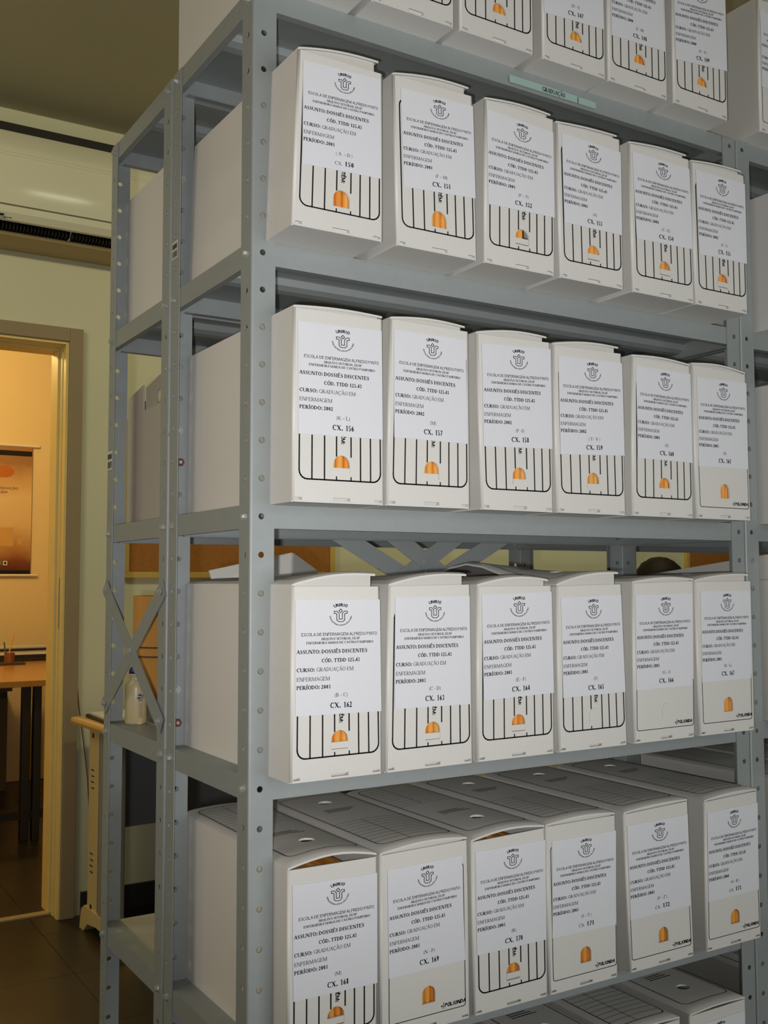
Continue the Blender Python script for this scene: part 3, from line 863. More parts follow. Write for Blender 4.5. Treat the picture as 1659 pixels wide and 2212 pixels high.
# ------------------------------------------------------------------ the numbered boxes: x, width, lean left/right, heights, label corners (tl, tr, bl, br)
T = {
    144: (0.012, 0.134, 0, 0, 0.246, 0.246, None),
    145: (0.1585, 0.1378, 0.0000, 0.0000, 0.2460, 0.2460, None),
    146: (0.3071, 0.1381, 0.0000, 0.0000, 0.2460, 0.2460, None),
    147: (0.4635, 0.1302, 0.0000, 0.0000, 0.2460, 0.2460, [(0.0005, 0.2166), (0.125, 0.2248), (0.0025, 0.0726), (0.127, 0.0808)]),
    148: (0.6000, 0.1338, 0.0000, 0.0000, 0.2460, 0.2460, [(0.0058, 0.2202), (0.1269, 0.2257), (0.0078, 0.0762), (0.1289, 0.0817)]),
    149: (0.7485, 0.1342, 0.0000, 0.0000, 0.2460, 0.2460, [(0.0035, 0.2197), (0.1328, 0.2323), (0.0055, 0.0757), (0.1348, 0.0883)]),
    150: (0.0201, 0.1344, 0.0080, 0.0006, 0.2303, 0.2298, [(0.0147, 0.2169), (0.1313, 0.2212), (0.0135, 0.0809), (0.131, 0.0848)]),
    151: (0.1771, 0.1336, -0.0062, -0.0058, 0.2339, 0.2363, [(0.006, 0.2182), (0.1296, 0.2219), (0.0099, 0.0814), (0.132, 0.0885)]),
    152: (0.3238, 0.1302, 0.0025, 0.0022, 0.2382, 0.2375, [(0.0056, 0.2238), (0.1293, 0.2176), (0.0066, 0.0851), (0.1307, 0.0879)]),
    153: (0.4647, 0.1290, -0.0051, -0.0023, 0.2348, 0.2375, [(0.0053, 0.2212), (0.1268, 0.2172), (0.0082, 0.0843), (0.1261, 0.0851)]),
    154: (0.6136, 0.1379, -0.0043, -0.0051, 0.2371, 0.2389, [(0.0025, 0.2247), (0.1312, 0.2232), (0.0088, 0.0855), (0.1363, 0.0895)]),
    155: (0.7554, 0.1267, -0.0058, -0.0004, 0.2372, 0.2399, [(0.0048, 0.2254), (0.1281, 0.2253), (0.0091, 0.0845), (0.1324, 0.0864)]),
    156: (0.0280, 0.1358, 0.0014, -0.0016, 0.2481, 0.2488, [(0.007, 0.2302), (0.1317, 0.2327), (0.0081, 0.0863), (0.1331, 0.0871)]),
    157: (0.1674, 0.1375, 0.0069, -0.0005, 0.2517, 0.2499, [(0.0124, 0.2381), (0.1308, 0.2373), (0.0119, 0.0918), (0.1327, 0.0907)]),
    158: (0.3250, 0.1316, -0.0073, -0.0021, 0.2493, 0.2523, [(0.0016, 0.2363), (0.1297, 0.2425), (0.0039, 0.0895), (0.1368, 0.0935)]),
    159: (0.4638, 0.1395, -0.0048, -0.0040, 0.2500, 0.2520, [(0.0049, 0.2347), (0.1372, 0.2372), (0.0069, 0.0868), (0.1394, 0.0925)]),
    160: (0.6167, 0.1370, 0.0045, -0.0016, 0.2507, 0.2485, [(0.0122, 0.2367), (0.1366, 0.236), (0.0126, 0.091), (0.1376, 0.0898)]),
    161: (0.7608, 0.1327, -0.0048, -0.0049, 0.2520, 0.2487, [(0.0056, 0.232), (0.1273, 0.2341), (0.0064, 0.0854), (0.126, 0.0868)]),
    162: (0.0276, 0.1342, 0.0019, -0.0041, 0.2433, 0.2429, [(0.0061, 0.2266), (0.1307, 0.2259), (0.0066, 0.0823), (0.1318, 0.0806)]),
    163: (0.1663, 0.1419, 0.0057, -0.0028, 0.2428, 0.2447, [(0.015, 0.2287), (0.137, 0.2287), (0.0136, 0.0817), (0.1367, 0.0804)]),
    164: (0.3149, 0.1402, 0.0024, -0.0021, 0.2420, 0.2423, [(0.0095, 0.2303), (0.1365, 0.2337), (0.0116, 0.0839), (0.1434, 0.087)]),
    165: (0.4627, 0.1376, -0.0003, -0.0073, 0.2413, 0.2441, [(0.0069, 0.2249), (0.1276, 0.2282), (0.0088, 0.0784), (0.1333, 0.0801)]),
    166: (0.6135, 0.1347, 0.0026, 0.0045, 0.2450, 0.2481, [(0.007, 0.227), (0.1338, 0.2287), (0.0066, 0.0813), (0.1298, 0.0821)]),
    167: (0.7589, 0.1331, -0.0046, -0.0000, 0.2471, 0.2477, [(0.0074, 0.2321), (0.1285, 0.2319), (0.007, 0.0851), (0.1247, 0.0864)]),
    168: (0.0361, 0.1306, 0.0000, 0.0000, 0.2388, 0.2382, [(0.0059, 0.2198), (0.1299, 0.2178), (0.0077, 0.0783), (0.1303, 0.077)]),
    169: (0.1710, 0.1458, 0.0000, -0.0033, 0.2385, 0.2406, [(0.0111, 0.2186), (0.1316, 0.2212), (0.0128, 0.0786), (0.1361, 0.0796)]),
    170: (0.3223, 0.1338, -0.0025, -0.0032, 0.2362, 0.2394, [(0.0038, 0.2221), (0.1304, 0.2229), (0.0056, 0.0813), (0.1303, 0.0809)]),
    171: (0.4579, 0.1362, -0.0031, -0.0003, 0.2405, 0.2411, [(0.0075, 0.2188), (0.1383, 0.2186), (0.0062, 0.0803), (0.132, 0.0784)]),
    172: (0.6188, 0.1417, -0.0080, -0.0080, 0.2399, 0.2444, [(-0.0025, 0.2222), (0.1315, 0.224), (0.0019, 0.0792), (0.1335, 0.0801)]),
    173: (0.7877, 0.1353, 0.0035, -0.0024, 0.2384, 0.2424, [(0.0084, 0.2211), (0.1321, 0.2234), (0.007, 0.0786), (0.1289, 0.0799)]),
}
GEN = [(.006, .2285), (.130, .2285), (.006, .083), (.130, .083)]
ROWZ = {0: 1.975, 1: 1.625, 2: 1.275, 3: .925, 4: .575}
ROWY = {0: -.046, 1: -.078, 2: -.065, 3: -.063, 4: -.041}
RNG = {147: '(D - I)', 148: '(I - M)', 149: '(P - V)', 150: '( A  – D )', 151: '(F – M)', 152: '(P – T)', 153: '(A)', 154: '(C - E)', 155: '(F - I)', 156: '(K – L)', 157: '(M)', 158: '(P -S)', 159: '( T - V )',
       160: '(A)', 161: '(A)', 162: '(B - C)', 163: '(C - D)', 164: '(E - F)', 165: '(F)', 166: '(G - J)', 167: '(K - L)', 168: '(M)', 169: '(N - P)', 170: '(R)', 171: '(S - T )', 172: '(V - Z )', 173: '(A - B )'}
LID = {150: (.004, .013), 151: (.005, .008), 152: (.004, .004), 153: (.002, .003), 154: (.003, .004), 155: (.003, .004), 156: (.003, .001), 157: (.005, .003), 158: (.006, .004), 159: (.005, .006), 160: (.004, 0), 161: (.006, 0),
       162: (.006, .012), 163: (.006, .010), 164: (.008, .004), 165: (.006, .014), 166: (.005, 0), 167: (.004, .008), 168: (.010, 0), 169: (.006, 0), 170: (.007, 0), 171: (.005, 0), 172: (.003, 0), 173: (.004, 0)}
ROWNAME = ['top row', 'second row down', 'third row down', 'fourth row down', 'fifth row down']
ORD = ['first', 'second', 'third', 'fourth', 'fifth', 'sixth']
for n, (x, w, dl, dr, hl, hr, q) in T.items():
    row = (n - 144) // 6
    per = '2000' if n < 150 else '2001' if n < 153 else '2002' if n < 160 else '2003' if n < 173 else '2004'
    am, lr = LID.get(n, (.004, .004))
    styl = 'B' if n in (161, 166, 167, 169, 171, 172, 173) else 'A'
    hole = 'closed' if n in (165, 166) else 'half' if (styl == 'A' and n not in (150, 151)) else 'open'
    if q is None: q = GEN
    seen = 'blank white plastic archive box' if n < 147 else f'white plastic archive box marked CX. {n}'
    if n < 147:
        seen = f'white archive box on the top shelf, its label out of view, {ORD[n - 144]} from the left'
    else:
        seen = f'white archive box labelled CX. {n}, {ORD[(n - 144) % 6]} from the left in the {ROWNAME[row]}'
    archive_box(seen, (x, ROWY[row], ROWZ[row] + .0157), w, dl, dr, hl, hr, q, per, RNG.get(n), str(n), n in (150, 171, 172, 173),
                styl, hole, am, lr, lift=.034 if n == 165 else 0.0, lift_c=.62, tuck=n not in (168, 170), lidrev=n in (169, 171, 172, 173, 163),
                group='numbered archive boxes', folders=0 if hole == 'closed' else 2 if n == 152 else 10 if n in (168, 170) else 4, where=f'{ORD[(n - 144) % 6]} white box of the {ROWNAME[row]}')

# unnumbered boxes: bottom row (only tops in view), and the first boxes of the unit at the right edge
for i, (x, y) in enumerate(((.325, -.014), (.468, -.016), (.616, -.018), (.770, -.020))):
    archive_box(f'white archive box on the bottom shelf, {ORD[i]} from the left of those in view', (x, y, .225 + .0157), .134, quad=GEN if i > 1 else None,
                am=.003, lidrev=(i == 2), tuck=False, group='archive boxes on the bottom shelf', folders=2, style='B' if i == 3 else 'A', where=f'{ORD[i]} white box on the bottom shelf')
def raised_flap(root, mp):
    v, t = sheet([(.030, .2510), (.358, .2510), (.358, .2585), (.030, .298)])
    o = obj('side_flap', thick(bmesh.new(), v, t, lambda p, l: (.0035 + .0025 * l, p[0], p[1]), .0025), POLI, root)
NAMES = {1.975: 'top shelf', 1.625: 'second shelf', 1.275: 'shelf at eye level', .925: 'shelf below eye level', .575: 'low shelf', .225: 'bottom shelf'}
for z in ROWZ.values():
    for i in range(3):
        xx = (.966 if z > 1.9 else 1.002) + .147 * i
        yy = {1.975: -.050, 1.625: -.075, 1.275: -.064, .925: -.062, .575: -.05}[z] + random.uniform(-.004, .004)
        archive_box(f'white archive box, {ORD[i]} from left on the {NAMES[z]} of the right unit', (xx, yy, z + .0157), .135,
                    quad=[(.006, .226), (.130, .226), (.006, .083), (.130, .083)] if i == 0 else None, period='2000', style='B', am=.005, lr=.003, group='archive boxes of the right-hand unit', folders=0, lidprint=(z < 1),
                    flap=raised_flap if (z == .925 and i == 0) else None)
archive_box('white archive box on the bottom shelf of the right unit', (1.002, -.02, .225 + .0157), .135, style='B', am=.003, folders=0, group='archive boxes of the right-hand unit')

# boxes of the rear unit (their fronts face away from the camera)
archive_box('pale archive box seen end on at left of the rear unit, second shelf', (.162, .700, 1.625 + .0157), .135, rot=pi, am=.002, folders=0, lidprint=False, group=None)
GREYPOLI = mat('greyish_polypropylene', (0.42, 0.39, 0.34), 0.5)
g = thing('open_box', 'greyish open box with torn side flap at the left of the rear unit', 'archive box', (.046, .345, 1.275 + .0157))
ob = bmesh.new()
def wallp(poly, y_or_x, axis, d, m):
    b = bmesh.new(); v, t = sheet(poly)
    if axis == 'X': thick(b, v, t, lambda p, l: (y_or_x + d * l, p[0], p[1]), d)
    else: thick(b, v, t, lambda p, l: (p[0], y_or_x + d * l, p[1]), d)
    return b
ob.free()
obj('left_wall', wallp([(0, 0), (.310, 0), (.310, .238), (.225, .252), (.222, .205), (.198, .205), (0, .205)], 0, 'X', .0028, GREYPOLI), GREYPOLI, g)
hk = [(.150 + .010 * cos(2 * pi * i / 8), .222 + .013 * sin(2 * pi * i / 8)) for i in range(8)]
bb = bmesh.new(); v, t = sheet([(.012, .195), (.218, .195), (.218, .246), (.150, .258), (.012, .268)], [hk])
thick(bb, v, t, lambda p, l: (.0034 + .0025 * l, p[0], p[1]), .0025)
o = obj('side_flap', bb, mat('grey_flap', (0.36, 0.33, 0.27), 0.5), g); o['label'] = 'darker grey hanging flap with a cut-out'
obj('right_wall', wallp([(0, 0), (.310, 0), (.310, .238), (0, .238)], .132, 'X', .0028, GREYPOLI), GREYPOLI, g)
obj('end_wall', box_bm(.0030, .3072, .0002, .1318, .3100, .238), GREYPOLI, g)
obj('end_wall', box_bm(.0030, 0, .0002, .1318, .0028, .238), GREYPOLI, g)
obj('base', box_bm(.0030, .003, .0002, .1318, .307, .003), GREYPOLI, g)

# open white box in the rear unit, its flaps rising above the row below eye level
g = thing('open_box', 'white open box with raised flaps, behind the boxes CX. 162 and CX. 163', 'archive box', (.106, .345, .925 + .0157))
W2 = .215
for nm, a in (('left_wall', (0, 0, 0, .0028, .24, .244)), ('right_wall', (W2 - .0028, 0, 0, W2, .24, .244)), ('front_wall', (.003, 0, 0, W2 - .003, .0028, .244)), ('back_wall', (.003, .2372, 0, W2 - .003, .24, .244)), ('base', (.003, .003, .0002, W2 - .003, .237, .003))):
    obj(nm, box_bm(*a), WHITEP, g)
def flap_poly(pts, th, m, nm):
    bm = bmesh.new()
    A = [bm.verts.new(Vector(p)) for p in pts]
    n = (A[1].co - A[0].co).cross(A[2].co - A[0].co).normalized() * th
    B = [bm.verts.new(v.co + n) for v in A]
    k = len(A)
    for i in range(k): bm.faces.new((A[i], A[(i + 1) % k], B[(i + 1) % k], B[i]))
    bm.faces.new(A[::-1]); bm.faces.new(B)
    bmesh.ops.recalc_face_normals(bm, faces=bm.faces[:])
    return obj(nm, bm, m, g)
flap_poly([(-.016, -.0005, .2445), (.124, -.0005, .250), (.132, .012, .2975), (-.018, .012, .2665)], .0025, WHITEP, 'front_flap')
flap_poly([(.126, .000, .250), (.208, .060, .2465), (.206, .062, .268), (.134, .0125, .2970)], .0025, POLI_IN, 'side_flap')

# bottle, cup, cardboard and card on the rear unit's third shelf
SZ = .925 + .0157
bt = thing('spray_bottle', 'translucent yellowish plastic bottle with blue cap and printed blue footprints', 'bottle', (.042, .575, SZ))
bm = lathe(bmesh.new(), [(.0, .0), (.0175, .0), (.0190, .003), (.0190, .062), (.0178, .0685), (.0130, .0735), (.0105, .076), (.0105, .084), (.0120, .0845), (.0120, .0870), (.0, .0870)][1:-1], 28)
obj('bottle_body', bm, BOTTLE, bt, smooth=True)
bm = lathe(bmesh.new(), [(.0125, .0872), (.0125, .0935), (.0105, .0965), (.0055, .1035), (.0030, .110)], 20)
obj('cap', bm, CAPB, bt, smooth=True)
def on_cyl(polys, r, a0):
    return polys, (lambda p: (r * cos(a0 + p[0] / r), r * sin(a0 + p[0] / r), p[1]))
ang = math.atan2(CAM.y - .575, CAM.x - .042) + .42
ell = lambda cx, cz, rx, rz: [(cx + rx * cos(2 * pi * i / 10), cz + rz * sin(2 * pi * i / 10)) for i in range(10)]
foot = [ell(-.001, .0505, .0042, .0019), ell(.0052, .0497, .0014, .0017), ell(-.003, .0455, .0036, .0019), ell(.0030, .0462, .0016, .0018)]
foot += [[(x, .0405), (x + .0016, .0405), (x + .0016, .0428), (x, .0428)] for x in (-.003, -.0006, .0018)]
pl, fn = on_cyl(foot, .0193, ang)
obj('footprint_print', polys_bm([(pl, fn, 0)]), LIQ, bt)
pl, fn = on_cyl([[(x, .012 + .0035 * k), (x + .0012, .012 + .0035 * k), (x + .0012, .0145 + .0035 * k), (x, .0145 + .0035 * k)] for x in (-.0022, .0, .0020) for k in range(7)], .0193, ang)
obj('small_print', polys_bm([(pl, fn, 0)]), LIQG, bt)
cp = bmesh.new()
lathe(cp, [(.0135, 0), (.0185, .034), (.0190, .034), (.0190, .035), (.0178, .035), (.0130, .0012)], 24)
cup = obj('plastic_cup', cp, CUP, None, (.083, .590, SZ), smooth=True)
tag(cup, 'clear plastic cup beside the translucent bottle', 'cup')
cr = thing('cardboard_roll', 'tall brown cardboard roll tied with string behind the bottle', 'cardboard', (.134, .680, SZ))
bm = bmesh.new()
N = 40
lathe(bm, [(.060, 0), (.061, .12), (.062, .222), (.0585, .222), (.0585, .215)], N)
obj('roll', bm, CARD, cr, smooth=False)
for zz in (.108, .125):
    b = bmesh.new(); lathe(b, [(.0605, zz), (.0632, zz + .0008), (.0632, zz + .0025), (.0605, zz + .0034)], N); obj('string', b, STRING, cr)
o = obj('pink_card', box_bm(.104, .595, SZ, .120, .612, SZ + .050), PINKP); tag(o, 'small pinkish card standing beside the clear plastic cup', 'card')

# ------------------------------------------------------------------ setting: room
YW = 2.562; YI = YW + .16            # back wall faces
CZ = 2.885
XL, XR, YF = -2.6, 5.4, -2.6
DX0, DX1, DZ = -.40, .428, 2.060     # door opening
bm = bmesh.new()
bx(bm, XL, YW, 0, DX0, YI, CZ); bx(bm, DX1, YW, 0, XR, YI, CZ); bx(bm, DX0, YW, DZ, DX1, YI, CZ)
struct(obj('wall_back', bm, WALLM))
struct(obj('wall_left', box_bm(XL - .1, YF, 0, XL, YI, CZ), WALLM))
struct(obj('wall_right', box_bm(XR, YF, 0, XR + .1, YI, CZ), WALLM))
struct(obj('wall_front', box_bm(XL - .1, YF - .1, 0, XR + .1, YF, CZ), WALLM))
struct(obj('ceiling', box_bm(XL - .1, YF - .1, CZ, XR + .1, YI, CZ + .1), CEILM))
OY = 5.25                            # far wall of the office beyond the door
struct(obj('wall_office_back', box_bm(-2.2, OY, 0, 3.2, OY + .1, CZ), OFFW))
struct(obj('wall_office_left', box_bm(-2.3, YI, 0, -2.2, OY + .1, CZ), OFFW))
struct(obj('wall_office_right', box_bm(3.2, YI, 0, 3.3, OY + .1, CZ), OFFW))
struct(obj('ceiling_office', box_bm(-2.3, YI, CZ, 3.3, OY + .1, CZ + .1), OFFW))
floor = struct(obj('floor', box_bm(XL - .1, YF - .1, -.10, XR + .1, OY + .1, -.004), GROUT))
TS = .40
tm = mesh('tile', box_bm(.0009, .0009, -.004, TS - .0009, TS - .0009, 0, bev=.0006), TILE)
for i in range(-3, 7):
    for j in range(0, 13):
        put('tile', tm, floor, (i * TS - .06, j * TS + .02, random.uniform(-.0004, 0)))
b = bmesh.new()
bx(b, XL, YF, -.004, -3 * TS - .06, OY, -.0002); bx(b, 7 * TS - .06, YF, -.004, XR, OY, -.0002); bx(b, -3 * TS - .06, YF, -.004, 7 * TS - .06, .02, -.0002)
obj('plain_tiling', b, TILE, floor)
struct(obj('baseboard_back', box_bm(DX1 + .075, YW - .014, 0, XR, YW, .082), BASEM))
struct(obj('trim_1', box_bm(DX0, YW + .06, 0, DX1, YW + .10, .006), mat('threshold', (.30, .24, .12), .5)))
# door frame: casing, jamb with grooves
dr = struct(thing('door_1', 'painted timber door frame around the lit opening', 'door frame')); del dr['category']; del dr['label']
CW = .050
b = bmesh.new()
bx(b, DX1, YW - .022, 0, DX1 + CW, YW, DZ + CW, .003); bx(b, DX0 - CW, YW - .022, 0, DX0, YW, DZ + CW, .003); bx(b, DX0, YW - .022, DZ, DX1, YW, DZ + CW, .003)
obj('casing', b, CASING, dr)
b = bmesh.new()
J = .018
for (y0, y1, dp) in ((YW - .012, YW + .022, .010), (YW + .034, YW + .058, .012), (YW + .075, YI + .01, .018)):
    bx(b, DX1 - dp, y0, 0, DX1, y1, DZ, .0015); bx(b, DX0, y0, 0, DX0 + dp, y1, DZ, .0015); bx(b, DX0 + dp, y0, DZ - dp, DX1 - dp, y1, DZ, .0015)
obj('jamb', b, JAMB, dr)
b = bmesh.new()
bx(b, DX1 - .004, YW - .010, 0, DX1 - .0005, YI, DZ); bx(b, DX0 + .0005, YW - .010, 0, DX0 + .004, YI, DZ); bx(b, DX0 + .004, YW - .010, DZ - .004, DX1 - .004, YI, DZ - .0005)
obj('groove', b, SEAL, dr)
obj('strike_plate', box_bm(DX1 - .0115, YW + .0225, 1.02, DX1 - .0042, YW + .0335, 1.20), GREYM, dr)

# ------------------------------------------------------------------ air conditioner on the back wall
ac = thing('air_conditioner', 'cream wall mounted air conditioner high above the door', 'air conditioner', (0, 0, 0))
def zat(v, y): return onY(100, v, y).z
AX0, AX1 = -.42, .93
Y2 = YW - .205
prof = [(YW, zat(300, YW - .14)), (YW - .14, zat(300, YW - .14)), (YW - .185, zat(328, YW - .19))]
body = [(YW - .002, zat(296, YW - .14)), (YW - .14, zat(300, YW - .14)), (YW - .192, zat(328, YW - .192)), (YW - .2, zat(340, YW - .2)), (YW - .204, zat(380, YW - .204)), (YW - .203, zat(420, YW - .203)), (YW - .196, zat(454, YW - .196)), (YW - .150, zat(454, YW - .196)), (YW - .002, zat(454, YW - .196))]
fpn = obj('front_panel', prism(bmesh.new(), body, AX0, AX1), ACM, ac, smooth=True)
fpn.data.set_sharp_from_angle(angle=R(25))
z0 = zat(457, YW - .195)
low = [(YW - .002, z0), (YW - .192, z0), (YW - .190, zat(472, YW - .19)), (YW - .176, zat(488, YW - .176)), (YW - .166, zat(491, YW - .170)), (YW - .160, z0 - .012), (YW - .002, z0 - .012)]
obj('lower_lip', prism(bmesh.new(), low, AX0 + .004, AX1 - .004), ACM, ac)
obj('ridge', prism(bmesh.new(), [(YW - .1995, zat(342, YW - .2)), (YW - .203, zat(345, YW - .203)), (YW - .203, zat(349, YW - .203)), (YW - .2005, zat(352, YW - .2))], AX0 + .05, AX1 - .05), ACM, ac)
b = bmesh.new()
zl, zh = zat(517, YW - .10), z0 - .0125
bx(b, AX0 + .01, YW - .10, zl + .0005, AX1 - .01, YW - .004, zh)
obj('outlet', b, ACD, ac)
b = bmesh.new()
n = 110
for i in range(n):
    x = AX0 + .02 + (AX1 - AX0 - .04) * i / n
    bx(b, x, YW - .150, zl + .004, x + .0022, YW - .101, zh - .001)
o = obj('louver_blades', b, ACD, ac); o['kind'] = 'stuff'
obj('vane_clip', prism(bmesh.new(), [(YW - .165, zh - .002), (YW - .159, zh - .002), (YW - .112, zl + .002), (YW - .118, zl + .002)], onY(148, 505, YW - .13).x, onY(153, 505, YW - .13).x), ACM, ac)
zb = zat(543, YW - .06)
obj('base_tray', prism(bmesh.new(), [(YW - .002, zl), (YW - .118, zl), (YW - .112, zl - .010), (YW - .062, zb), (YW - .002, zb)], AX0 + .005, AX1 - .005), ACB, ac)
obj('top_grille', box_bm(AX0 + .01, YW - .10, zat(300, YW - .14) + .002, AX1 - .01, YW - .002, zat(282, YW - .10)), ACD, ac)
# logo fragment at the left
pa, pb = onY(-22, 452, YW - .20), onY(9, 461, YW - .20)
zl1 = zat(463, YW - .193)
lo = fit(text2d('Inverter', 'sbold'), pa.x, pb.x, onY(0, 459, YW - .196).z, .009) + fit(text2d('ECO PLUS', 'sbold'), pa.x + .01, onY(25, 467, YW - .196).x, onY(0, 466, YW - .196).z, .005)
del lo
dash = []
for (x0, x1, yy, h) in ((-14, 8, 459, .008), (6, 13, 466.5, .003), (14, 17, 467, .003), (18, 25, 467.5, .003)):
    p, q_ = onY(x0, yy, YW - .196), onY(x1, yy, YW - .196)
    dash.append([(p.x, p.z), (q_.x, p.z), (q_.x + .003, p.z + h), (p.x + .003, p.z + h)])
obj('logo', polys_bm([(dash, lambda p: (p[0], YW - .1935, p[1] - .004), 0)]), INK, ac)

# ------------------------------------------------------------------ cork boards on the back wall
def corkboard(label, x0, x1, z0, z1):
    g = thing('cork_board', label, 'cork board', (x0, YW, z0))
    w, h = x1 - x0, z1 - z0
    obj('cork_panel', box_bm(.022, -.016, .022, w - .022, -.001, h - .022), CORK, g)
    for a in ((0, -.022, 0, w, -.001, .0225), (0, -.022, h - .0225, w, -.001, h), (0, -.022, .0225, .0225, -.001, h - .0225), (w - .0225, -.022, .0225, w, -.001, h - .0225)):
        obj('frame_rail', box_bm(*a, bev=.002), FRAMEW, g)
    return g
corkboard('cork board in a light wooden frame, seen behind the left end of the shelves', .637, 1.530, 1.200, 1.795)
corkboard('cork board in a light wooden frame, at the right beyond the person', 3.62, 4.75, 1.200, 1.795)

# ------------------------------------------------------------------ desk beside the door
dk = thing('desk', 'office desk with beech top and cream metal leg beside the door', 'desk', (.452, 2.478, 0), R(3.6))
# local: x to the right, y from 0 (far edge) to -0.62
top = bmesh.new(); bx(top, -.018, -.62, .690, 1.20, 0, .716, bev=.011); obj('desktop', top, WOODTOP, dk)
b = bmesh.new(); bx(b, .018, -.185, .075, .052, -.098, .690, bev=.004); obj('leg_column', b, CREAMM, dk)
b = bmesh.new(); bx(b, .0205, -.205, .07, .060, -.189, .689); bx(b, .026, -.189, .07, .06, -.185, .689); obj('column_groove', b, SEAL, dk)
b = bmesh.new(); bx(b, .014, -.335, .07, .060, -.2055, .689, bev=.006); obj('leg_panel', b, GREYM, dk)
b = bmesh.new()
for zc in (.485, .205):
    for i in range(4):
        bx(b, .0165, -.152 + .004 * (i % 2), zc + .020 * i, .0182, -.128 + .004 * (i % 2), zc + .0035 + .020 * i)
for zc in (.655, .082): bx(b, .0165, -.145, zc, .0182, -.130, zc + .016)
obj('slots', b, BLACKM, dk)
ft = [(-.045, 0), (-.052, .040), (-.060, .068), (-.090, .086), (-.30, .080), (-.46, .062), (-.50, .035), (-.505, 0), (-.47, 0), (-.455, .018), (-.40, .034), (-.20, .040), (-.12, .030), (-.085, .0)]
b = bmesh.new(); v, t = sheet(ft); thick(b, v, t, lambda p, l: (.012 + .045 * l, p[0], p[1]), .03); obj('foot', b, CREAMM, dk)
obj('modesty_panel', box_bm(.10, -.10, .33, 1.15, -.085, .685), GREYP, dk)
obj('cable_duct', box_bm(.066, -.16, .05, .098, -.09, .688), BLACKM, dk)
b = bmesh.new(); v, t = sheet(ft); thick(b, v, t, lambda p, l: (1.13 + .045 * l, p[0], p[1]), .03); obj('foot', b, CREAMM, dk)
b = bmesh.new(); bx(b, 1.151, -.30, .087, 1.166, -.105, .690); obj('leg_column', b, CREAMM, dk)
o = obj('tray', box_bm(.475, 2.17, .7165, .80, 2.43, .727, bev=.003), BLACKM); tag(o, 'flat black tray lying on the beech desk', 'tray')
o = obj('paper', box_bm(.485, 2.20, .7275, .70, 2.41, .735), WHITEP); tag(o, 'white papers lying on the black tray on the desk', 'paper')
# thin cable down the wall
pts = [onY(167, 1480, YW - .005), onY(170, 1525, YW - .006), onY(180, 1600, YW - .008), onY(189, 1680, YW - .010), onY(195, 1800, YW - .012)]
pts.append(Vector((pts[-1].x + .02, YW - .020, .09)))
def tube(pts, r, n=8):
    bm = bmesh.new(); rows = []
    for i, p in enumerate(pts):
        d = (pts[min(i + 1, len(pts) - 1)] - pts[max(i - 1, 0)]).normalized()
        a = d.cross(Vector((0, 1, 0.01))).normalized(); b2 = d.cross(a)
        rows.append([bm.verts.new(p + a * r * cos(2 * pi * k / n) + b2 * r * sin(2 * pi * k / n)) for k in range(n)])
    for A, B in zip(rows, rows[1:]):
        for k in range(n): bm.faces.new((A[k], A[(k + 1) % n], B[(k + 1) % n], B[k]))
    bm.faces.new(rows[0][::-1]); bm.faces.new(rows[-1])
    return bm
co = obj('cable', tube(pts, .0022), CABLE, None, None, None, True)
tag(co, 'thin brown cable hanging down the wall beside the door frame', 'cable')

# ------------------------------------------------------------------ office beyond the door
TZ = .745
tf = onZ(50, 1471, TZ).y
tbk = 5.02
tb_ = thing('office_table', 'orange brown table on black metal legs in the lit room beyond the door', 'table', (0, 0, 0))
obj('table_top', box_bm(-.55, tf, TZ - .028, 1.45, tbk, TZ, bev=.003), OFFTOP, tb_)
for yy, (ua, ub) in ((tf + .16, (48, 66)), (tf + .16, (73, 89))):
    xa, xb = onY(ua, 1600, yy).x, onY(ub, 1600, yy).x
    obj('leg', box_bm(xa, yy, 0, xb, yy + .05, TZ - .028, bev=.004), BLACKM, tb_)
obj('leg', box_bm(-.42, tf + .16, 0, -.36, tf + .21, TZ - .028, bev=.004), BLACKM, tb_)
obj('crossbar', box_bm(-.36, tf + .17, .10, .95, tf + .20, .135), BLACKM, tb_)
# stack of papers and folders
for i, (x0, x1, y0, y1, h, m, lb) in enumerate(((.40, 1.02, tbk - .30, tbk - .03, .022, BLACKM, 'black folder at the bottom of the pile on the orange table'), (.42, .995, tbk - .29, tbk - .04, .013, BLACKM, 'black folder second from the bottom of the pile on the orange table'),
                                              (.38, .955, tbk - .28, tbk - .04, .022, WHITEP, 'thick pale sheaf of papers in the middle of the pile on the orange table'), (.40, .965, tbk - .285, tbk - .05, .011, BLACKM, 'thin black folder near the top of the pile on the orange table'),
                                              (.36, .93, tbk - .27, tbk - .06, .008, mat('bluish_sheet', (.42, .45, .45), .5), 'bluish grey sheets on top of the pile on the orange table'))):
    z = TZ + [0, .0225, .036, .0585, .070][i]
    o = obj('folder' if m is BLACKM else 'paper', box_bm(x0, y0, z, x1, y1, z + h, bev=.001), m); tag(o, lb, 'folder' if m is BLACKM else 'paper')
ph = thing('pen_holder', 'small dark orange pen holder on the orange table', 'pen holder', (onZ(20, 1436, TZ).x, onZ(20, 1436, TZ).y, TZ))
b = bmesh.new(); lathe(b, [(.024, 0), (.027, .002), (.027, .062), (.024, .062), (.022, .010)], 16); obj('cup', b, mat('dark_orange_plastic', (.22, .07, .015), .4), ph)
obj('base', box_bm(-.05, -.04, 0, .075, .04, .012, bev=.002), BOOKM, ph)
def rod(a, b2, r, m, name, label, cat):
    a, b2 = Vector(a), Vector(b2); d = b2 - a
    bm = bmesh.new(); cyl(bm, (0, 0, 0), r, d.length, 8)
    o = obj(name, bm, m, None, a); o.rotation_mode = 'QUATERNION'; o.rotation_quaternion = Vector((0, 0, 1)).rotation_difference(d)
    return tag(o, label, cat)
px, py = ph.location.x, ph.location.y
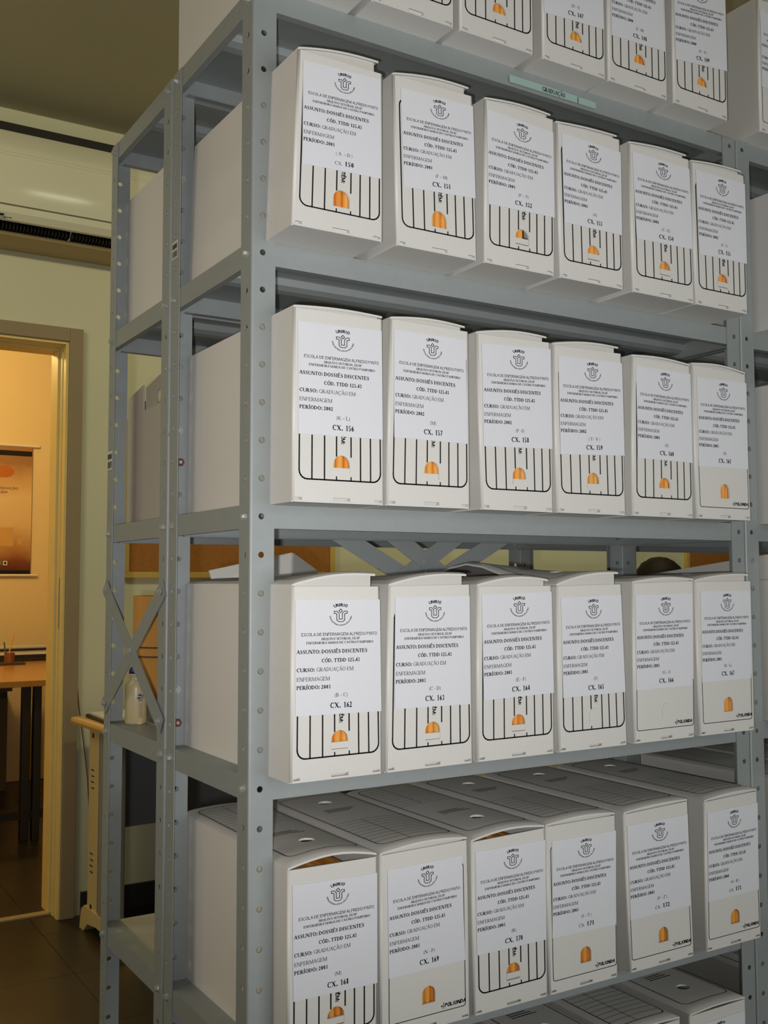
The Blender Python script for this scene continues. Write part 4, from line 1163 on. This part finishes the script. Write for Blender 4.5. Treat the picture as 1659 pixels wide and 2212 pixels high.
rod((px - .012, py, TZ + .014), (px + .022, py + .01, TZ + .165), .0035, ORANGE2, 'pencil', 'orange pencil leaning in the pen holder', 'pencil')
rod((px - .01, py + .012, TZ + .014), (px - .026, py + .015, TZ + .12), .004, GREENB, 'pen', 'green pen standing in the pen holder', 'pen')
# low dark bookcase under the table
bc = thing('bookcase', 'low dark bookcase with pale uprights standing under the orange table', 'bookcase', (-.3, OY - .26, 0))
LIGHTB = mat('olive_board', (.13, .10, .05), .6)
obj('carcass', box_bm(0, .015, .06, 1.05, .25, .56), BOOKM, bc)
for x in (0, .35, .70, 1.0): obj('upright', box_bm(x, 0, .06, x + .05, .014, .52), LIGHTB, bc)
obj('plinth', box_bm(0, -.004, .0, 1.05, .25, .0595), LIGHTB, bc)
obj('top_board', box_bm(-.02, -.02, .5605, 1.07, .25, .60), LIGHTB, bc)
# poster with rods, hanging on the far wall
YP = OY - .012
p1, p2 = onY(68, 963, YP), onY(75, 1245, YP)
PX1 = (p1.x + p2.x) / 2 - .010; PX0 = PX1 - .62; PZ1, PZ0 = p1.z - .01, p2.z + .012
pm_ = bpy.data.materials.new('poster_print'); pm_.use_nodes = True
nt = pm_.node_tree; pb_ = nt.nodes['Principled BSDF']; pb_.inputs['Roughness'].default_value = .5
tc = nt.nodes.new('ShaderNodeTexCoord'); sx = nt.nodes.new('ShaderNodeSeparateXYZ'); nz = nt.nodes.new('ShaderNodeTexNoise'); nz.inputs['Scale'].default_value = 5; nz.inputs['Detail'].default_value = 6
nt.links.new(tc.outputs['Object'], sx.inputs[0]); nt.links.new(tc.outputs['Object'], nz.inputs['Vector'])
ad = nt.nodes.new('ShaderNodeMath'); ad.operation = 'MULTIPLY_ADD'; ad.inputs[1].default_value = .22; 
mr = nt.nodes.new('ShaderNodeMapRange'); mr.inputs[1].default_value = 0; mr.inputs[2].default_value = PZ1 - PZ0
nt.links.new(sx.outputs['Z'], mr.inputs[0]); nt.links.new(nz.outputs['Fac'], ad.inputs[0]); nt.links.new(mr.outputs[0], ad.inputs[2])
cr_ = nt.nodes.new('ShaderNodeValToRGB'); el = cr_.color_ramp.elements
for pos, c in ((0.0, (.03, .02, .02)), (.12, (.06, .010, .008)), (.25, (.20, .05, .02)), (.36, (.48, .25, .09)), (.52, (.70, .50, .27)), (.78, (.74, .55, .31)), (.96, (.60, .38, .18)), (1.08, (.34, .17, .07))):
    e = el.new(min(pos / 1.11, .985)); e.color = (*c, 1)
el[0].color = (.02, .015, .015, 1); el[-1].color = (.34, .17, .07, 1)
nt.links.new(ad.outputs[0], cr_.inputs[0]); nt.links.new(cr_.outputs[0], pb_.inputs['Base Color'])
po = thing('poster', 'sepia brown poster hung between white rods on the far lit wall', 'poster', (PX0, YP, PZ0))
PWD, PHT = PX1 - PX0, PZ1 - PZ0
sh_ = obj('printed_sheet', box_bm(0, -.001, 0, PWD, .001, PHT), pm_, po)
b = bmesh.new(); cyl(b, (-.03, 0, PHT + .006), .008, PWD + .07, 10, 'X'); obj('rod', b, WHITEP, po)
b = bmesh.new(); cyl(b, (-.03, 0, -.006), .008, PWD + .07, 10, 'X'); obj('rod', b, WHITEP, po)
lx = lambda u: onY(u, 1050, YP).x - PX0
lzf = lambda v: onY(40, v, YP).z - PZ0
fnp = lambda p: (p[0], -.0016, p[1])
tw1 = text2d('INOVAÇÃO', 'sans'); tw2 = text2d('ENFERMAGEM', 'sans')
cap = .0135
k = cap * 1.02
blk = fit(tw1, lx(39) - tw1[1] * k, lx(39), lzf(1058), cap) + fit(tw2, lx(16) - tw2[1] * k, lx(16), lzf(1066.5), cap)
rct = lambda u0, v0, u1, v1: [(lx(u0), lzf(v1)), (lx(u1), lzf(v1)), (lx(u1), lzf(v0)), (lx(u0), lzf(v0))]
dk_ = [rct(-120, 974, 68, 985), rct(-120, 1232, 68, 1243)]
obl = [[(lx(8) + .06 * cos(2 * pi * i / 16), lzf(1020) + .036 * sin(2 * pi * i / 16)) for i in range(16)]]
hs = [rct(-60, 1140, 31, 1180), rct(40, 1162, 49, 1176)]
wht = [rct(10, 1212, 19, 1221)]
obj('printed_text', polys_bm([(blk, fnp, 0), (dk_, fnp, 0), (obl, fnp, 1), (hs, fnp, 2), (wht, fnp, 3), ([rct(0, 1213, 6, 1220)], fnp, 4), ([rct(12, 1214, 17, 1219)], lambda p: (p[0], -.0020, p[1]), 0)]),
    [INK, mat('print_orange', (.48, .14, .02), .5), mat('print_cream', (.60, .36, .12), .5), WHITEP, mat('print_teal', (.10, .30, .30), .5)], sh_)

# ------------------------------------------------------------------ person seated at the far side, only the crown shows above the boxes
def skin_obj(name, verts, edges, radii, m, parent, root=0, lev=2):
    me = bpy.data.meshes.new(name); me.from_pydata(verts, edges, [])
    o = bpy.data.objects.new(name, me); COL.objects.link(o); o.parent = parent
    md = o.modifiers.new('skin', 'SKIN'); md.use_smooth_shade = True
    for i, v in enumerate(me.skin_vertices[0].data):
        r = radii[i]; v.radius = (r, r) if not isinstance(r, tuple) else r
        v.use_root = (i == root)
    sd = o.modifiers.new('sub', 'SUBSURF'); sd.levels = lev; sd.render_levels = lev
    me.materials.append(m)
    return o
pe = thing('person', 'person with short dark brown hair seated beyond the shelves, only the crown visible', 'person', (2.278, 1.52, 0), R(-25))
# local: faces +X.  hips at 0,0,.52
V = [(0, 0, .52), (.0, 0, .66), (.0, 0, .80), (.015, 0, .93), (.02, 0, .985), (.035, 0, 1.06),
     (.03, .09, .50), (.42, .10, .50), (.43, .10, .07), (.57, .10, .04),
     (.03, -.09, .50), (.42, -.10, .50), (.43, -.10, .07), (.57, -.10, .04),
     (.015, .17, .91), (.05, .23, .66), (.29, .17, .72), (.36, .15, .725),
     (.015, -.17, .91), (.05, -.23, .66), (.29, -.17, .72), (.36, -.15, .725)]
Ed = [(0, 1), (1, 2), (2, 3), (3, 4), (4, 5), (0, 6), (6, 7), (7, 8), (8, 9), (0, 10), (10, 11), (11, 12), (12, 13), (3, 14), (14, 15), (15, 16), (16, 17), (3, 18), (18, 19), (19, 20), (20, 21)]
Rr = [(.10, .10), (.13, .105), (.14, .11), (.12, .10), .06, .052, .085, .062, .045, .035, .085, .062, .045, .035, .055, .042, .032, .022, .055, .042, .032, .022]
skin_obj('body', V, Ed, Rr, SHIRT, pe)
hd = bmesh.new(); bmesh.ops.create_uvsphere(hd, u_segments=28, v_segments=20, radius=1)
for v in hd.verts:
    x, y, z = v.co
    w_ = 1.0 - .16 * max(0, -z) ** 1.5
    v.co = (x * .095 * w_, y * .076 * w_, z * .118)
    if x > .6 and -.25 < z < .15 and abs(y) < .22: v.co.x += .018 * (1 - abs(y) / .22)
    if x > .7 and abs(abs(y) - .35) < .16 and .0 < z < .22: v.co.x -= .006
obj('head', hd, SKIN, pe, (.055, 0, 1.150), smooth=True)
hb = bmesh.new(); bmesh.ops.create_uvsphere(hb, u_segments=36, v_segments=24, radius=1)
for v in hb.verts:
    x, y, z = v.co
    v.co = (x * .106 - .008, y * .093, z * .123)
    j = 1 + .012 * sin(31 * x + 9 * z) + .012 * sin(27 * y - 13 * z)
    v.co *= j
    if z < .25 and x > .15: v.co.x = min(v.co.x, .055)
    if z < -.55: v.co.z = -.55 * .123
obj('hair', hb, HAIR, pe, (.055, 0, 1.150), smooth=True)
for s in (-1, 1):
    eb = bmesh.new(); bmesh.ops.create_uvsphere(eb, u_segments=10, v_segments=8, radius=.011); obj('eye', eb, WHITEP, pe, (.136, s * .030, 1.160), smooth=True)
    rb = bmesh.new(); bmesh.ops.create_uvsphere(rb, u_segments=10, v_segments=8, radius=1)
    for v in rb.verts: v.co = (v.co.x * .018, v.co.y * .008, v.co.z * .030)
    obj('ear', rb, SKIN, pe, (.050, s * .078, 1.145), smooth=True)
    hv = [(.345, s * .15, .725), (.40, s * .145, .728)]; he = [(0, 1)]; hr = [.022, .026]
    for kf, (dy, ln_) in enumerate(((-.026, .060), (-.009, .070), (.008, .066), (.024, .052))):
        a = len(hv); hv += [(.425, s * .145 + dy, .726), (.425 + ln_ * .55, s * .145 + dy * 1.2, .722), (.425 + ln_, s * .145 + dy * 1.25, .712)]; he += [(1, a), (a, a + 1), (a + 1, a + 2)]; hr += [.0095, .0085, .0075]
    a = len(hv); hv += [(.385, s * .145 - s * .034, .722), (.415, s * .145 - s * .050, .716)]; he += [(0, a), (a, a + 1)]; hr += [.011, .009]
    skin_obj('hand', hv, he, hr, SKIN, pe, 0, 1)
mb = bmesh.new(); bx(mb, .134, -.022, 1.098, .141, .022, 1.106, bev=.003); obj('mouth', mb, mat('lips', (.30, .10, .08), .5), pe)
ch = thing('office_chair', 'dark office chair under the seated person', 'chair', (2.278, 1.52, 0), R(-25))
obj('seat', box_bm(-.20, -.23, .375, .27, .23, .425, bev=.02), TROUS, ch)
obj('backrest', box_bm(-.245, -.21, .52, -.195, .21, .88, bev=.02), TROUS, ch)
obj('back_bar', box_bm(-.225, -.03, .39, -.205, .03, .56), BLACKM, ch)
b = bmesh.new(); cyl(b, (0, 0, .09), .025, .287, 12); obj('gas_column', b, BLACKM, ch)
for i in range(5):
    a = 2 * pi * i / 5
    b = bmesh.new(); bx(b, 0, -.02, .07, .29, .02, .10, bev=.006); o = obj('base_arm', b, BLACKM, ch, None, (0, 0, a))
    b = bmesh.new(); cyl(b, (.27, -.02, .035), .035, .04, 12, 'Y'); obj('caster', b, BLACKM, ch, None, (0, 0, a))
